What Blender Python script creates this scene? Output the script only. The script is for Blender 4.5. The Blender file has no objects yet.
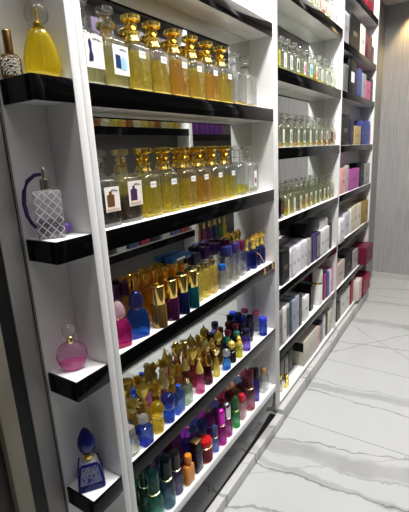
import bpy, bmesh, math, random
from mathutils import Vector, Matrix
random.seed(7)
C = bpy.context.scene.collection
PI = math.pi

# ------------------------------------------------------------------ materials
def newmat(name):
    m = bpy.data.materials.new(name); m.use_nodes = True
    nt = m.node_tree; nt.nodes.clear()
    out = nt.nodes.new('ShaderNodeOutputMaterial')
    return m, nt, out
def lnk(nt, a, b): nt.links.new(a, b)
def nd(nt, t, **kw):
    n = nt.nodes.new(t)
    for k, v in kw.items(): setattr(n, k, v)
    return n
def col4(c): return (c[0], c[1], c[2], 1.0)
def plain(name, c, rough=.4, metal=0.0, coat=0.0, spec=.5, emit=None):
    m, nt, out = newmat(name)
    p = nd(nt, 'ShaderNodeBsdfPrincipled')
    nz = nd(nt, 'ShaderNodeTexNoise'); nz.inputs['Scale'].default_value = 60
    tc = nd(nt, 'ShaderNodeTexCoord'); lnk(nt, tc.outputs['Object'], nz.inputs['Vector'])
    mr = nd(nt, 'ShaderNodeMapRange'); mr.inputs['To Min'].default_value = max(0, rough-.03); mr.inputs['To Max'].default_value = rough+.03
    lnk(nt, nz.outputs['Fac'], mr.inputs['Value']); lnk(nt, mr.outputs['Result'], p.inputs['Roughness'])
    p.inputs['Base Color'].default_value = col4(c); p.inputs['Metallic'].default_value = metal
    p.inputs['Coat Weight'].default_value = coat; p.inputs['Specular IOR Level'].default_value = spec
    lnk(nt, p.outputs[0], out.inputs['Surface']); return m
_g = {}
def glass(c, refr=.4, milk=0.0, rough=.02):
    """tinted glass: part straight transmission, part refraction, surface reflection by Fresnel, a little body colour"""
    key = (tuple(round(v, 3) for v in c), refr, milk, rough)
    if key in _g: return _g[key]
    m, nt, out = newmat('tinted_glass')
    lum = .3*c[0]+.55*c[1]+.15*c[2]
    if lum <= .45: milk *= .65; refr = min(.7, refr*1.5)
    tc_ = tuple(v**(.30 if lum > .45 else .36) for v in c)
    tr = nd(nt, 'ShaderNodeBsdfTransparent'); tr.inputs['Color'].default_value = col4(tc_)
    gl = nd(nt, 'ShaderNodeBsdfRefraction'); gl.inputs['Color'].default_value = col4(tc_); gl.inputs['IOR'].default_value = 1.22; gl.inputs['Roughness'].default_value = rough
    df = nd(nt, 'ShaderNodeBsdfTranslucent'); df.inputs['Color'].default_value = col4(tuple(v**.7 for v in c))
    d2 = nd(nt, 'ShaderNodeBsdfDiffuse'); d2.inputs['Color'].default_value = col4(c)
    gs = nd(nt, 'ShaderNodeBsdfGlossy'); gs.inputs['Roughness'].default_value = rough + .02
    nz = nd(nt, 'ShaderNodeTexNoise'); nz.inputs['Scale'].default_value = 25
    tc = nd(nt, 'ShaderNodeTexCoord'); lnk(nt, tc.outputs['Object'], nz.inputs['Vector'])
    bp = nd(nt, 'ShaderNodeBump'); bp.inputs['Strength'].default_value = .3; bp.inputs['Distance'].default_value = .004
    lnk(nt, nz.outputs['Fac'], bp.inputs['Height'])
    lnk(nt, bp.outputs[0], gl.inputs['Normal']); lnk(nt, bp.outputs[0], gs.inputs['Normal'])
    m1 = nd(nt, 'ShaderNodeMixShader'); m1.inputs[0].default_value = refr
    m1.inputs[0].default_value = refr*.8
    lnk(nt, tr.outputs[0], m1.inputs[1]); lnk(nt, gl.outputs[0], m1.inputs[2])
    m3 = nd(nt, 'ShaderNodeMixShader'); m3.inputs[0].default_value = .5
    lnk(nt, df.outputs[0], m3.inputs[1]); lnk(nt, d2.outputs[0], m3.inputs[2])
    m2 = nd(nt, 'ShaderNodeMixShader'); m2.inputs[0].default_value = milk
    lnk(nt, m1.outputs[0], m2.inputs[1]); lnk(nt, m3.outputs[0], m2.inputs[2])
    fr = nd(nt, 'ShaderNodeFresnel'); fr.inputs['IOR'].default_value = 1.55
    gb = nd(nt, 'ShaderNodeNewGeometry'); iv = nd(nt, 'ShaderNodeMath', operation='SUBTRACT'); iv.inputs[0].default_value = 1; lnk(nt, gb.outputs['Backfacing'], iv.inputs[1])
    ff = nd(nt, 'ShaderNodeMath', operation='MULTIPLY'); ff.use_clamp = True     # reflect on the outer side only
    lnk(nt, fr.outputs[0], ff.inputs[0]); lnk(nt, iv.outputs[0], ff.inputs[1])
    m4 = nd(nt, 'ShaderNodeMixShader'); lnk(nt, ff.outputs[0], m4.inputs[0])
    lnk(nt, m2.outputs[0], m4.inputs[1]); lnk(nt, gs.outputs[0], m4.inputs[2])
    lnk(nt, m4.outputs[0], out.inputs['Surface']); _g[key] = m; return m
_p = {}
def paint(c, rough=.35, metal=0.0, coat=0.0):
    key = (tuple(round(v, 3) for v in c), rough, metal, coat)
    if key not in _p: _p[key] = plain('paint', c, rough, metal, coat, .3)
    return _p[key]

M_white = plain('white_laminate', (.80, .80, .80), .35)
M_black = plain('black_gloss', (.004, .004, .0045), .09, spec=.28)
M_gold = plain('polished_gold', (1.0, .76, .24), .13, 1.0)
M_palegold = plain('pale_gold', (.95, .78, .42), .16, 1.0)
M_orn = plain('bright_gilding', (1.0, .78, .20), .2, .55)
M_orn2 = plain('pale_gilding', (.98, .86, .40), .2, .55)
M_silver = plain('silver_metal', (.8, .8, .82), .14, 1.0)
M_mirror = plain('mirror_glass', (.78, .80, .78), .012, 1.0); 
M_grey = plain('grey_aluminium', (.27, .26, .25), .45)
M_beige = plain('beige_frame', (.27, .25, .20), .5)
M_dark = plain('dark_seal', (.012, .012, .013), .5)
M_brown = plain('dark_brown_panel', (.035, .028, .022), .5)
M_wall = plain('wall_paint', (.62, .61, .60), .6)
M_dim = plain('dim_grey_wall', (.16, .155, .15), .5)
M_ceil = plain('ceiling_paint', (.72, .70, .67), .7)
M_toe = plain('smoked_gloss_panel', (.085, .085, .09), .07, 1.0)
M_tag = plain('white_tag', (.85, .85, .86), .5)
M_ink = plain('dark_ink', (.03, .03, .05), .6)
CLEAR2 = glass((.76, .81, .66), .55, .05)
CLEAR = glass((.965, .98, .965), .6, .03)

def marble(name, joints=True, base=(.49, .50, .505, 1)):
    m, nt, out = newmat(name)
    geo = nd(nt, 'ShaderNodeNewGeometry'); P = geo.outputs['Position']
    sep = nd(nt, 'ShaderNodeSeparateXYZ'); lnk(nt, P, sep.inputs[0])
    n1 = nd(nt, 'ShaderNodeTexNoise'); n1.inputs['Scale'].default_value = 3.2; n1.inputs['Detail'].default_value = 7; n1.inputs['Roughness'].default_value = .62
    lnk(nt, P, n1.inputs['Vector'])
    n3 = nd(nt, 'ShaderNodeTexNoise'); n3.inputs['Scale'].default_value = 14; n3.inputs['Detail'].default_value = 5; lnk(nt, P, n3.inputs['Vector'])
    def mth(op, a, b=None, clamp=False):
        n = nd(nt, 'ShaderNodeMath', operation=op); n.use_clamp = clamp
        for i, v in enumerate((a, b)):
            if v is None: continue
            if isinstance(v, (int, float)): n.inputs[i].default_value = v
            else: lnk(nt, v, n.inputs[i])
        return n.outputs[0]
    wob = mth('ADD', mth('MULTIPLY', mth('SUBTRACT', n1.outputs['Fac'], .5), .16), mth('MULTIPLY', mth('SUBTRACT', n3.outputs['Fac'], .5), .035))
    # veins running across the aisle: y = a + b*x (plus noise), with a half-width and strength
    total = None
    for a, b, w, s in ((.975, .13, .062, .30), (1.02, .26, .006, .45), (.93, .10, .006, .30), (.80, .10, .008, .55), (.84, .04, .022, .25),
                       (1.62, .14, .040, .26), (1.575, -.02, .007, .42), (1.70, .08, .006, .28), (2.36, .06, .007, .45), (2.10, 1.25, .007, .45), (2.86, .02, .050, .24),
                       (2.80, .12, .006, .3), (2.76, -.9, .007, .32), (3.30, .2, .006, .26), (3.38, .04, .030, .22), (.50, .35, .008, .45), (.25, -.35, .006, .3), (.70, .75, .005, .28), (-.2, .3, .03, .2), (3.8, .2, .02, .2), (-.9, .4, .02, .2), (.02, -.2, .01, .3)):
        d = mth('ABSOLUTE', mth('ADD', mth('SUBTRACT', sep.outputs['Y'], mth('ADD', mth('MULTIPLY', sep.outputs['X'], b), a)), wob))
        mr = nd(nt, 'ShaderNodeMapRange'); mr.interpolation_type = 'SMOOTHSTEP'
        mr.inputs['From Min'].default_value = w*.45; mr.inputs['From Max'].default_value = w*1.25
        mr.inputs['To Min'].default_value = s; mr.inputs['To Max'].default_value = 0
        lnk(nt, d, mr.inputs['Value'])
        total = mr.outputs['Result'] if total is None else mth('MAXIMUM', total, mr.outputs['Result'])
    n2 = nd(nt, 'ShaderNodeTexNoise'); n2.inputs['Scale'].default_value = 5; n2.inputs['Detail'].default_value = 6; lnk(nt, P, n2.inputs['Vector'])
    total = mth('MULTIPLY', total, mth('ADD', mth('MULTIPLY', n2.outputs['Fac'], 1.3), .35))
    cloud = mth('MULTIPLY', mth('SUBTRACT', n2.outputs['Fac'], .5, True), .12)
    total = mth('ADD', total, cloud, True)
    if joints:
        fy = mth('FRACT', mth('DIVIDE', mth('SUBTRACT', sep.outputs['Y'], 1.2315-.0015-.7827*20), .7827))
        j = mth('LESS_THAN', fy, .0042)
        total = mth('MAXIMUM', total, mth('MULTIPLY', j, .8))
    mix = nd(nt, 'ShaderNodeMix', data_type='RGBA')
    mix.inputs[6].default_value = base; mix.inputs[7].default_value = (.10, .095, .095, 1)
    lnk(nt, total, mix.inputs[0])
    p = nd(nt, 'ShaderNodeBsdfPrincipled'); lnk(nt, mix.outputs[2], p.inputs['Base Color'])
    p.inputs['Roughness'].default_value = .13; p.inputs['Specular IOR Level'].default_value = .45
    lnk(nt, p.outputs[0], out.inputs['Surface']); return m
M_floor = marble('polished_marble_tile')
M_plinth = marble('marble_skirting', False, (.54, .54, .53, 1))

def fluted():
    m, nt, out = newmat('grey_grain_panel')
    geo = nd(nt, 'ShaderNodeNewGeometry')
    mp = nd(nt, 'ShaderNodeMapping'); mp.inputs['Scale'].default_value = (1, 1, .07); lnk(nt, geo.outputs['Position'], mp.inputs['Vector'])
    nz = nd(nt, 'ShaderNodeTexNoise'); nz.inputs['Scale'].default_value = 45; nz.inputs['Detail'].default_value = 4; lnk(nt, mp.outputs[0], nz.inputs['Vector'])
    wv = nd(nt, 'ShaderNodeTexWave'); wv.bands_direction = 'X'; wv.inputs['Scale'].default_value = 16; wv.inputs['Distortion'].default_value = 5; wv.inputs['Detail'].default_value = 2; lnk(nt, mp.outputs[0], wv.inputs['Vector'])
    a = nd(nt, 'ShaderNodeMath', operation='ADD'); lnk(nt, nz.outputs['Fac'], a.inputs[0])
    b = nd(nt, 'ShaderNodeMath', operation='MULTIPLY'); b.inputs[1].default_value = .5; lnk(nt, wv.outputs['Fac'], b.inputs[0]); lnk(nt, b.outputs[0], a.inputs[1])
    cr = nd(nt, 'ShaderNodeValToRGB'); cr.color_ramp.elements[0].position = .35; cr.color_ramp.elements[0].color = (.33, .325, .33, 1)
    cr.color_ramp.elements[1].position = 1.1; cr.color_ramp.elements[1].color = (.44, .435, .435, 1); lnk(nt, a.outputs[0], cr.inputs[0])
    bp = nd(nt, 'ShaderNodeBump'); bp.inputs['Strength'].default_value = .35; bp.inputs['Distance'].default_value = .006; lnk(nt, a.outputs[0], bp.inputs['Height'])
    p = nd(nt, 'ShaderNodeBsdfPrincipled'); p.inputs['Roughness'].default_value = .5
    lnk(nt, cr.outputs[0], p.inputs['Base Color']); lnk(nt, bp.outputs[0], p.inputs['Normal']); lnk(nt, p.outputs[0], out.inputs['Surface']); return m
M_flute = fluted()
def engraved(name, c1, c2, scale):
    m, nt, out = newmat(name)
    tc = nd(nt, 'ShaderNodeTexCoord')
    v = nd(nt, 'ShaderNodeTexWave'); v.wave_type = 'RINGS'; v.inputs['Scale'].default_value = scale; v.inputs['Distortion'].default_value = 9; v.inputs['Detail Scale'].default_value = 2.5
    lnk(nt, tc.outputs['Object'], v.inputs['Vector'])
    cr = nd(nt, 'ShaderNodeValToRGB'); cr.color_ramp.elements[0].position = .4; cr.color_ramp.elements[1].position = .6
    cr.color_ramp.elements[0].color = col4(c1); cr.color_ramp.elements[1].color = col4(c2); lnk(nt, v.outputs['Fac'], cr.inputs[0])
    p = nd(nt, 'ShaderNodeBsdfPrincipled'); p.inputs['Roughness'].default_value = .3; lnk(nt, cr.outputs[0], p.inputs['Base Color'])
    lnk(nt, p.outputs[0], out.inputs['Surface']); return m

# ------------------------------------------------------------------ mesh building
class MB:
    def __init__(s): s.bm = bmesh.new()
    def loft(s, secs, seg=20, n=2.0, smooth=True, flute=0.0):
        rings = []
        for sc in secs:
            z, wx, wy = sc[:3]; e = sc[3] if len(sc) > 3 and sc[3] else n
            ox, oy = (sc[4], sc[5]) if len(sc) > 5 else (0, 0)
            r = []
            for i in range(seg):
                a = 2*PI*(i+.5)/seg; ca, sa = math.cos(a), math.sin(a)
                fl_ = 1 - flute*(i % 2)
                x = fl_*math.copysign(abs(ca)**(2/e), ca)*wx/2; y = fl_* math.copysign(abs(sa)**(2/e), sa)*wy/2
                r.append(s.bm.verts.new((x+ox, y+oy, z)))
            rings.append(r)
        for a, b in zip(rings, rings[1:]):
            for i in range(seg):
                f = s.bm.faces.new((a[i], a[(i+1) % seg], b[(i+1) % seg], b[i])); f.smooth = smooth
        s.bm.faces.new(list(reversed(rings[0]))); s.bm.faces.new(rings[-1])
        return s
    def lathe(s, prof, seg=18, smooth=True): return s.loft([(z, 2*r, 2*r) for r, z in prof], seg, 2.0, smooth)
    def box(s, x0, x1, y0, y1, z0, z1, bev=0.0):
        r = bmesh.ops.create_cube(s.bm, size=1); vs = r['verts']
        for v in vs: v.co = Vector(((x0+x1)/2 + v.co.x*(x1-x0), (y0+y1)/2 + v.co.y*(y1-y0), (z0+z1)/2 + v.co.z*(z1-z0)))
        if bev:
            es = list({e for v in vs for e in v.link_edges})
            bmesh.ops.bevel(s.bm, geom=es, offset=bev, segments=2, affect='EDGES', profile=.5)
        return s
    def ball(s, c, r, sz=1.0, seg=16):
        R = bmesh.ops.create_uvsphere(s.bm, u_segments=seg, v_segments=max(8, seg*2//3), radius=r)
        for v in R['verts']: v.co = Vector((v.co.x+c[0], v.co.y+c[1], v.co.z*sz+c[2]))
        for v in R['verts']:
            for f in v.link_faces: f.smooth = True
        return s
    def tube(s, pts, r, seg=8):
        pts = [Vector(p) for p in pts]; rings = []
        for i, p in enumerate(pts):
            t = (pts[min(i+1, len(pts)-1)] - pts[max(i-1, 0)]).normalized()
            up = Vector((0, 0, 1)) if abs(t.z) < .9 else Vector((1, 0, 0))
            a = t.cross(up).normalized(); b = t.cross(a)
            rr = r[i] if isinstance(r, (list, tuple)) else r
            rings.append([s.bm.verts.new(p + a*math.cos(2*PI*k/seg)*rr + b*math.sin(2*PI*k/seg)*rr) for k in range(seg)])
        for a, b in zip(rings, rings[1:]):
            for k in range(seg):
                f = s.bm.faces.new((a[k], a[(k+1) % seg], b[(k+1) % seg], b[k])); f.smooth = True
        s.bm.faces.new(list(reversed(rings[0]))); s.bm.faces.new(rings[-1]); return s
    def poly(s, pts, x, t=.0006):
        """flat polygon (y, z) extruded along +x from x"""
        a = [s.bm.verts.new((x, p[0], p[1])) for p in pts]; b = [s.bm.verts.new((x+t, p[0], p[1])) for p in pts]
        n = len(pts); s.bm.faces.new(list(reversed(a))); s.bm.faces.new(b)
        for i in range(n): s.bm.faces.new((a[i], a[(i+1) % n], b[(i+1) % n], b[i]))
        return s
    def petals(s, c, n, L, w, tilt, curl=.3, rz=0):
        """n leaf-like petals fanning round c; tilt from vertical"""
        for k in range(n):
            a = 2*PI*k/n + rz
            prof = []
            for t, ww in ((0, .35), (.35, 1), (.7, .75), (1, .05)):
                th = tilt + curl*t; prof.append((L*t*math.sin(th), L*t*math.cos(th), w*ww/2))
            rows = []
            for (d, h, hw) in prof:
                ca, sa = math.cos(a), math.sin(a)
                rows.append([s.bm.verts.new((c[0]+d*ca - sg*hw*sa, c[1]+d*sa + sg*hw*ca, c[2]+h + (0 if sg else -.12*w))) for sg in (-1, 0, 1)])
            for r0, r1 in zip(rows, rows[1:]):
                for i in range(2):
                    f = s.bm.faces.new((r0[i], r0[i+1], r1[i+1], r1[i])); f.smooth = True
        return s
    def mesh(s, name):
        bmesh.ops.recalc_face_normals(s.bm, faces=s.bm.faces)
        me = bpy.data.meshes.new(name); s.bm.to_mesh(me); s.bm.free()
        me.materials.append(None)
        try: me.set_sharp_from_angle(angle=math.radians(42))
        except Exception: pass
        return me
_cache = {}
def cached(key, fn):
    if key not in _cache: _cache[key] = fn().mesh(str(key[0]) if isinstance(key, tuple) else str(key))
    return _cache[key]

def link(name, me, mat, parent=None, loc=(0, 0, 0), rz=0):
    o = bpy.data.objects.new(name, me); C.objects.link(o)
    o.material_slots[0].link = 'OBJECT'; o.material_slots[0].material = mat
    o.location = loc; o.rotation_euler = (0, 0, rz); o.parent = parent
    return o
def tag(o, label, cat, group=None):
    o['label'] = label; o['category'] = cat
    if group: o['group'] = group
    return o
def thing(name, label, cat, loc=(0, 0, 0), rz=0, group=None):
    o = bpy.data.objects.new(name, None); C.objects.link(o); o.empty_display_size = .02
    o.location = (loc[0], loc[1], loc[2] + (LIFT if loc[2] > 0 else 0)); o.rotation_euler = (0, 0, rz); return tag(o, label, cat, group)
LIFT = .0006   # felt-thin clearance between a thing and its shelf
def struct(name, mb, mat):
    o = link(name, mb.mesh(name), mat); o['kind'] = 'structure'; return o
ORD = ['first', 'second', 'third', 'fourth', 'fifth', 'sixth', 'seventh', 'eighth', 'ninth', 'tenth', 'eleventh', 'twelfth', 'thirteenth', 'fourteenth']

# ------------------------------------------------------------------ setting
XB = -.118                    # mirror plane / back of the shelves
Y0, Y1, Y2, Y3, Y3b, Y4 = 0.0, 1.1365, 1.1914, 2.3197, 2.348, 3.47
YW, ZC, ZH = 4.2175, 2.92, 3.7
struct('floor', MB().box(-1.7, 1.6, -3.2, 4.6, -.05, 0), M_floor)
struct('ceiling', MB().box(-1.7, 1.6, -3.2, 4.6, ZH, ZH+.05), M_ceil)
struct('trim_7', MB().box(-1.6, 1.1, 3.42, YW+.08, ZC, ZH), M_ceil)
struct('trim_8', MB().box(-.30, -.002, -.36, 3.42, ZC, ZH), M_wall)
struct('wall_far', MB().box(-.08, 1.3, YW, YW+.08, .068, ZC), M_flute)
struct('baseboard_far', MB().box(-.10, 1.3, YW-.012, YW+.08, 0, .068), M_plinth)
struct('wall_side', MB().box(-.25, -.08, Y4+.032, YW+.08, 0, ZC), plain('side_wall_grey', (.36, .355, .35), .5))
struct('trim_1', MB().box(-.08, -.045, Y4+.034, Y4+.10, 0, ZC), plain('dark_grey_post', (.10, .10, .10), .4))
struct('wall_left', MB().box(-.30, -.135, -.231, Y4+.032, 0, ZC), M_wall)
struct('wall_right', MB().box(1.10, 1.2, -3.2, YW+.08, 0, ZH), M_dim)
struct('wall_back', MB().box(-1.7, 1.2, -3.2, -3.1, 0, ZH), M_dim)
struct('wall_inner', MB().box(-1.7, -1.6, -3.1, 4.6, 0, ZH), M_brown)
struct('wall_corner', MB().box(-1.6, -.30, .75, .8, 0, ZC), M_brown)
struct('trim_2', MB().box(-.135, -.116, -.231, -.1685, 0, ZC, .004), M_grey)
struct('trim_6', MB().box(-.1162, -.1145, -.1785, -.1765, 0, ZC), M_dark)
struct('trim_3', MB().box(-.160, -.121, -.266, -.231, 0, ZC), M_dark)
struct('trim_4', MB().box(-.30, -.118, -.312, -.266, 0, ZC, .004), M_beige)
struct('trim_5', MB().box(-.30, -.14, -.36, -.312, 0, ZC), M_brown)
struct('wall_doorway', MB().box(-.20, -.14, -3.1, -1.3, 0, ZH), M_brown)

# ------------------------------------------------------------------ shelving
def shelf(parent, z, x0, x1, y0, y1, th=.052, fas=.055, end=False, front=None, name='shelf'):
    s = link(name, MB().box(x0, x1-.006, y0 + (.006 if end else 0), y1, z-th, z, .001).mesh(name), M_white, parent)
    f = MB().box(x1-.006, x1, y0, y1, z-.001-fas, z-.001, .0006)
    if end: f.box(x0, x1-.006, y0, y0+.006, z-.001-fas, z-.001)
    fo = link('shelf_fascia', f.mesh('shelf_fascia'), front or M_black, s); fo['label'] = 'glossy black shelf edge' if front is None else 'white shelf edge'
    return s
def panel(parent, name, x0, x1, y0, y1, z0, z1, mat, bev=.0008):
    return link(name, MB().box(x0, x1, y0, y1, z0, z1, bev).mesh(name), mat, parent)
G = .0012
S = {0: 2.1067, 1: 1.7374, 2: 1.3589, 3: .984, 4: .6039, 5: .262}
u1 = thing('display_shelf_unit', 'nearest full white bay, mirror-backed shelves of gold decanters and coloured bottles', 'shelf unit', (0, 0, 0))
panel(u1, 'side_panel', XB, 0, -.022, 0, .02, ZC-.002, M_white); panel(u1, 'side_panel', XB, 0, Y1, Y1+.0268, .09, ZC-.002, M_white)
mp = panel(u1, 'mirror_back', XB-.006, XB, 0, Y1, .05, ZC-.002, M_mirror, 0); mp['label'] = 'mirror back panel'
for k in (0, 1, 2, 3, 4): shelf(u1, S[k], XB, 0, G, Y1-G)
shelf(u1, 2.48, XB, 0, G, Y1-G)
shelf(u1, S[5], XB, 0, G, Y1-G, .036, .036, front=M_white)
tp = panel(u1, 'toe_panel', -.012, -.006, G, Y1-G, .062, S[5]-.039, M_toe); tp['label'] = 'dark reflective panel below the bottom shelf'
pl = panel(u1, 'plinth', -.10, .032, -.022, Y1+.0268, 0, .060, M_plinth, .001); pl['label'] = 'pale marble plinth'
gp = panel(u1, 'shadow_gap', -.014, -.003, -.022, Y1, .0602, .0615, M_dark, 0); gp['label'] = 'black strip along the plinth top'

ZB = {'A': 2.3168, 'B': 1.9314, 'C': 1.5582, 'D': 1.1827, 'E': .8051, 'F': .4375}
u2 = thing('display_shelf_unit', 'middle white bay with labelled clear bottles above and boxed perfumes below', 'shelf unit', (0, 0, 0))
panel(u2, 'side_panel', XB, 0, Y1+.0282, Y2, .09, ZC-.002, M_white); panel(u2, 'side_panel', XB, 0, Y3, Y3+.0135, .09, ZC-.002, M_white)
mp = panel(u2, 'mirror_back', XB-.006, XB, Y2, Y3, .1, ZC-.002, M_mirror, 0); mp['label'] = 'mirror back panel'
for k in 'ABCDEF': shelf(u2, ZB[k], XB, 0, Y2+G, Y3-G, .045 if k in 'DEF' else .052, .046 if k in 'DEF' else .057)
shelf(u2, 2.70, XB, 0, Y2+G, Y3-G)
shelf(u2, .118, XB, 0, Y2+G, Y3-G, .02, .018, front=M_white)
pl = panel(u2, 'plinth', -.10, .030, Y1+.0282, Y3+.0135, 0, .088, M_plinth, .002); pl['label'] = 'pale marble plinth'

Z3 = [2.62, 2.25, 1.932, 1.552, 1.185, .812, .43]
u3 = thing('display_shelf_unit', 'farthest white bay of boxed perfumes next to the grey grained wall', 'shelf unit', (0, 0, 0))
panel(u3, 'side_panel', XB, 0, Y3+.0148, Y3b, .09, ZC-.002, M_white); panel(u3, 'side_panel', XB, 0, Y4, Y4+.028, .09, ZC-.002, M_white)
panel(u3, 'back_panel', XB-.006, XB, Y3b, Y4, .1, ZC-.002, M_white, 0)
for z in Z3: shelf(u3, z, XB, 0, Y3b+G, Y4-G, .045, .046)
shelf(u3, .118, XB, 0, Y3b+G, Y4-G, .02, .018, front=M_white)
pl = panel(u3, 'plinth', -.10, .026, Y3+.0148, Y4+.028, 0, .088, M_plinth, .002); pl['label'] = 'pale marble plinth'

N = [1.7408, 1.3614, .9804, .5945]
u0 = thing('corner_display_unit', 'narrow open-ended corner niche with one or two bottles on each black-edged shelf', 'shelf unit', (0, 0, 0))
panel(u0, 'side_panel', XB, 0, -.0488, -.0228, .02, ZC-.002, M_white)
panel(u0, 'back_panel', XB-.006, XB, -.168, -.0488, .02, ZC-.002, M_white, 0)
for z in N: shelf(u0, z, XB, 0, -.1635, -.0496, end=True)
shelf(u0, 2.12, XB, 0, -.1635, -.0496, end=True); shelf(u0, .2, XB, 0, -.1635, -.0496, end=True)
panel(u0, 'plinth', XB, -.004, -.1635, -.0496, 0, .06, M_plinth, .002)

# opposite side of the narrow aisle (seen only in the mirrors)
XO = .96
uo = thing('display_shelf_unit', 'white shelf unit across the aisle, seen only in the mirrors', 'shelf unit', (0, 0, 0))
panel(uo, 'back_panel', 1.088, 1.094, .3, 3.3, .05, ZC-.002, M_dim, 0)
for y in (.3, 2.14, 3.27): panel(uo, 'side_panel', XO, 1.088, y, y+.05, .05, ZC-.002, M_white)
def oshelf(z, y0, y1):
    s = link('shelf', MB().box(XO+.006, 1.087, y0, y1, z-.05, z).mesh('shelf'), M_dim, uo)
    link('shelf_fascia', MB().box(XO, XO+.006, y0, y1, z-.055, z-.001).mesh('shelf_fascia'), M_black, s)
OL = [2.56, 2.2, 1.755, 1.30, .90, .45]; OR = [2.56, 2.15, 1.715, 1.22, .72, .3]
for z in OL: oshelf(z, .352, 2.138)
for z in OR: oshelf(z, 2.192, 3.268)
link('plinth', MB().box(XO+.01, 1.09, .3, 3.32, 0, .05).mesh('plinth'), M_plinth, uo)

# ------------------------------------------------------------------ bottle kit
def part(t, name, key, fn, mat, loc=(0, 0, 0), rz=0, label=None):
    o = link(name, cached(key, fn), mat, t, loc, rz)
    if label: o['label'] = label
    return o
def squiggle(y0, y1, z, x, amp=.003, r=.0007, n=14, seed=1):
    rnd = random.Random(seed)
    return MB().tube([(x, y0+(y1-y0)*i/n, z + amp*(rnd.random()-.3)*(1 if i % 2 else -.6)) for i in range(n+1)], r, 5)

GLOW_GOLD = glass((.98, .86, .25), .3, .5); GLOW_CLEAR = glass((.93, .93, .86), .4, .3)  # bright milky tints that paint the refraction highlights in the decanter bases
# big oil decanter with stacked mushroom stopper
def dec_body(): return MB().loft([(0, .074, .080, 7), (.003, .080, .086, 7), (.122, .080, .086, 7), (.134, .070, .076, 4), (.142, .046, .050, 2.4), (.147, .034, .034, 2), (.164, .031, .031, 2), (.167, .040, .040, 2), (.172, .040, .040, 2)], 32, flute=.035, smooth=False)
def dec_liquid(h): return MB().loft([(.0100, .066, .072, 7), (.0115, .069, .075, 7), (h, .069, .075, 7)], 32, flute=.04, smooth=False)
def dec_collar(): return MB().lathe([(.0255, .1445), (.0225, .152), (.0185, .159), (.0185, .166), (.0225, .170), (.0225, .1735)])
def dec_stop(): return MB().lathe([(.009, .1736), (.013, .178), (.0185, .184), (.0185, .189), (.012, .193), (.012, .196), (.025, .199), (.0295, .203), (.0295, .214), (.026, .217), (.010, .218)])
def dec_clear_stop(): return MB().lathe([(.010, .1725), (.014, .177), (.019, .184), (.016, .191), (.011, .194), (.022, .198), (.026, .204), (.024, .212), (.012, .216)])
def dec_facets():
    m = MB()
    for k in (-1, 1): m.tube([(.0405, k*.038, .012), (.0405, k*.038, .118)], .0016, 5)
    return m
def decanter(y, z, label, liq, level, gold=True, tagged=True, group=None, stopper=None, glassc=None, x=-.066, sc=1.0, tagy=.0):
    t = thing('oil_decanter', label, 'perfume bottle', (x, y, z), 0, group); t.scale = (sc, sc, sc)
    part(t, 'glass_body', 'dec_body', dec_body, glassc or CLEAR)
    part(t, 'oil', ('oil', level), lambda: dec_liquid(level), liq)
    part(t, 'base_glow', 'dec_base', lambda: MB().loft([(.0015, .066, .072, 7), (.004, .073, .079, 7), (.0095, .070, .076, 7)], 32, flute=.06, smooth=False), GLOW_GOLD if gold else GLOW_CLEAR)  # painted glow: pale slab standing in for light refracted in the base glass
    if gold:
        part(t, 'neck_collar', 'dec_collar', dec_collar, M_gold); part(t, 'stopper', 'dec_stop', dec_stop, M_gold)
    else: part(t, 'stopper', 'dec_clear_stop', dec_clear_stop, stopper or CLEAR)
    if tagged:
        pt = part(t, 'price_tag', 'price_tag', lambda: MB().box(.0406, .0412, -.013, .015, .094, .113), M_tag, (0, tagy, 0), label='small white paper tag')
        part(pt, 'handwriting', 'hand_tag', lambda: squiggle(-.009, .011, .104, .0415, .004, .0006, 10, 3), M_ink)
    return t
Yel = glass((.92, .70, .02), .5, .22); Yel2 = glass((.94, .79, .04), .5, .20); Amb = glass((.90, .50, .01), .5, .24); Pale = glass((.92, .90, .50), .45, .12)
YG = glass((.90, .76, .02), .5, .22); DarkOil = glass((.06, .03, .03), .3, .2)

def photo_label(t, w, h, zc, kind, tint, y=0):
    pl = part(t, 'paper_label', ('plabel', w, h, zc), lambda: MB().box(.0408, .0416, -w/2, w/2, zc-h/2, zc+h/2), plain('label_paper', tint, .5), (0, y, 0), label='printed paper label')
    part(pl, 'handwriting', ('hw', zc, kind), lambda: squiggle(-.004, w/2-.006, zc+h/2-.011, .0419, .006, .0007, 12, 5), M_ink)
    if kind == 'heel':
        part(pl, 'printed_picture', 'heel', lambda: MB().poly([(-.020, zc+.022), (-.014, zc+.030), (-.009, zc+.02), (-.010, zc+.002), (-.006, zc-.012), (-.008, zc-.024), (-.022, zc-.026), (-.020, zc-.01), (-.017, zc)], .0416), paint((.03, .04, .10)))
    elif kind == 'boxes':
        part(pl, 'printed_picture', 'navybox', lambda: MB().poly([(-.022, zc-.020), (-.003, zc-.022), (-.003, zc+.012), (-.022, zc+.014)], .0416), paint((.03, .06, .16)))
        part(pl, 'printed_picture', 'skyblue', lambda: MB().poly([(-.002, zc-.024), (.018, zc-.024), (.020, zc-.002), (.009, zc+.012), (-.002, zc+.004)], .0416), paint((.35, .62, .85)))
    else:
        c = (.16, .085, .035) if kind == 'brown' else (.09, .045, .11)
        part(pl, 'printed_picture', kind+'pic', lambda: MB().poly([(-.021, zc-.020), (.006, zc-.020), (.007, zc+.012), (-.002, zc+.015), (-.002, zc+.023), (-.012, zc+.023), (-.012, zc+.015), (-.021, zc+.012)], .0416), paint(c))
        part(pl, 'printed_band', kind+'band', lambda: MB().poly([(-.024, zc-.032), (.022, zc-.032), (.022, zc-.025), (-.024, zc-.024)], .0416), paint((.62, .50, .36)))

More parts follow.
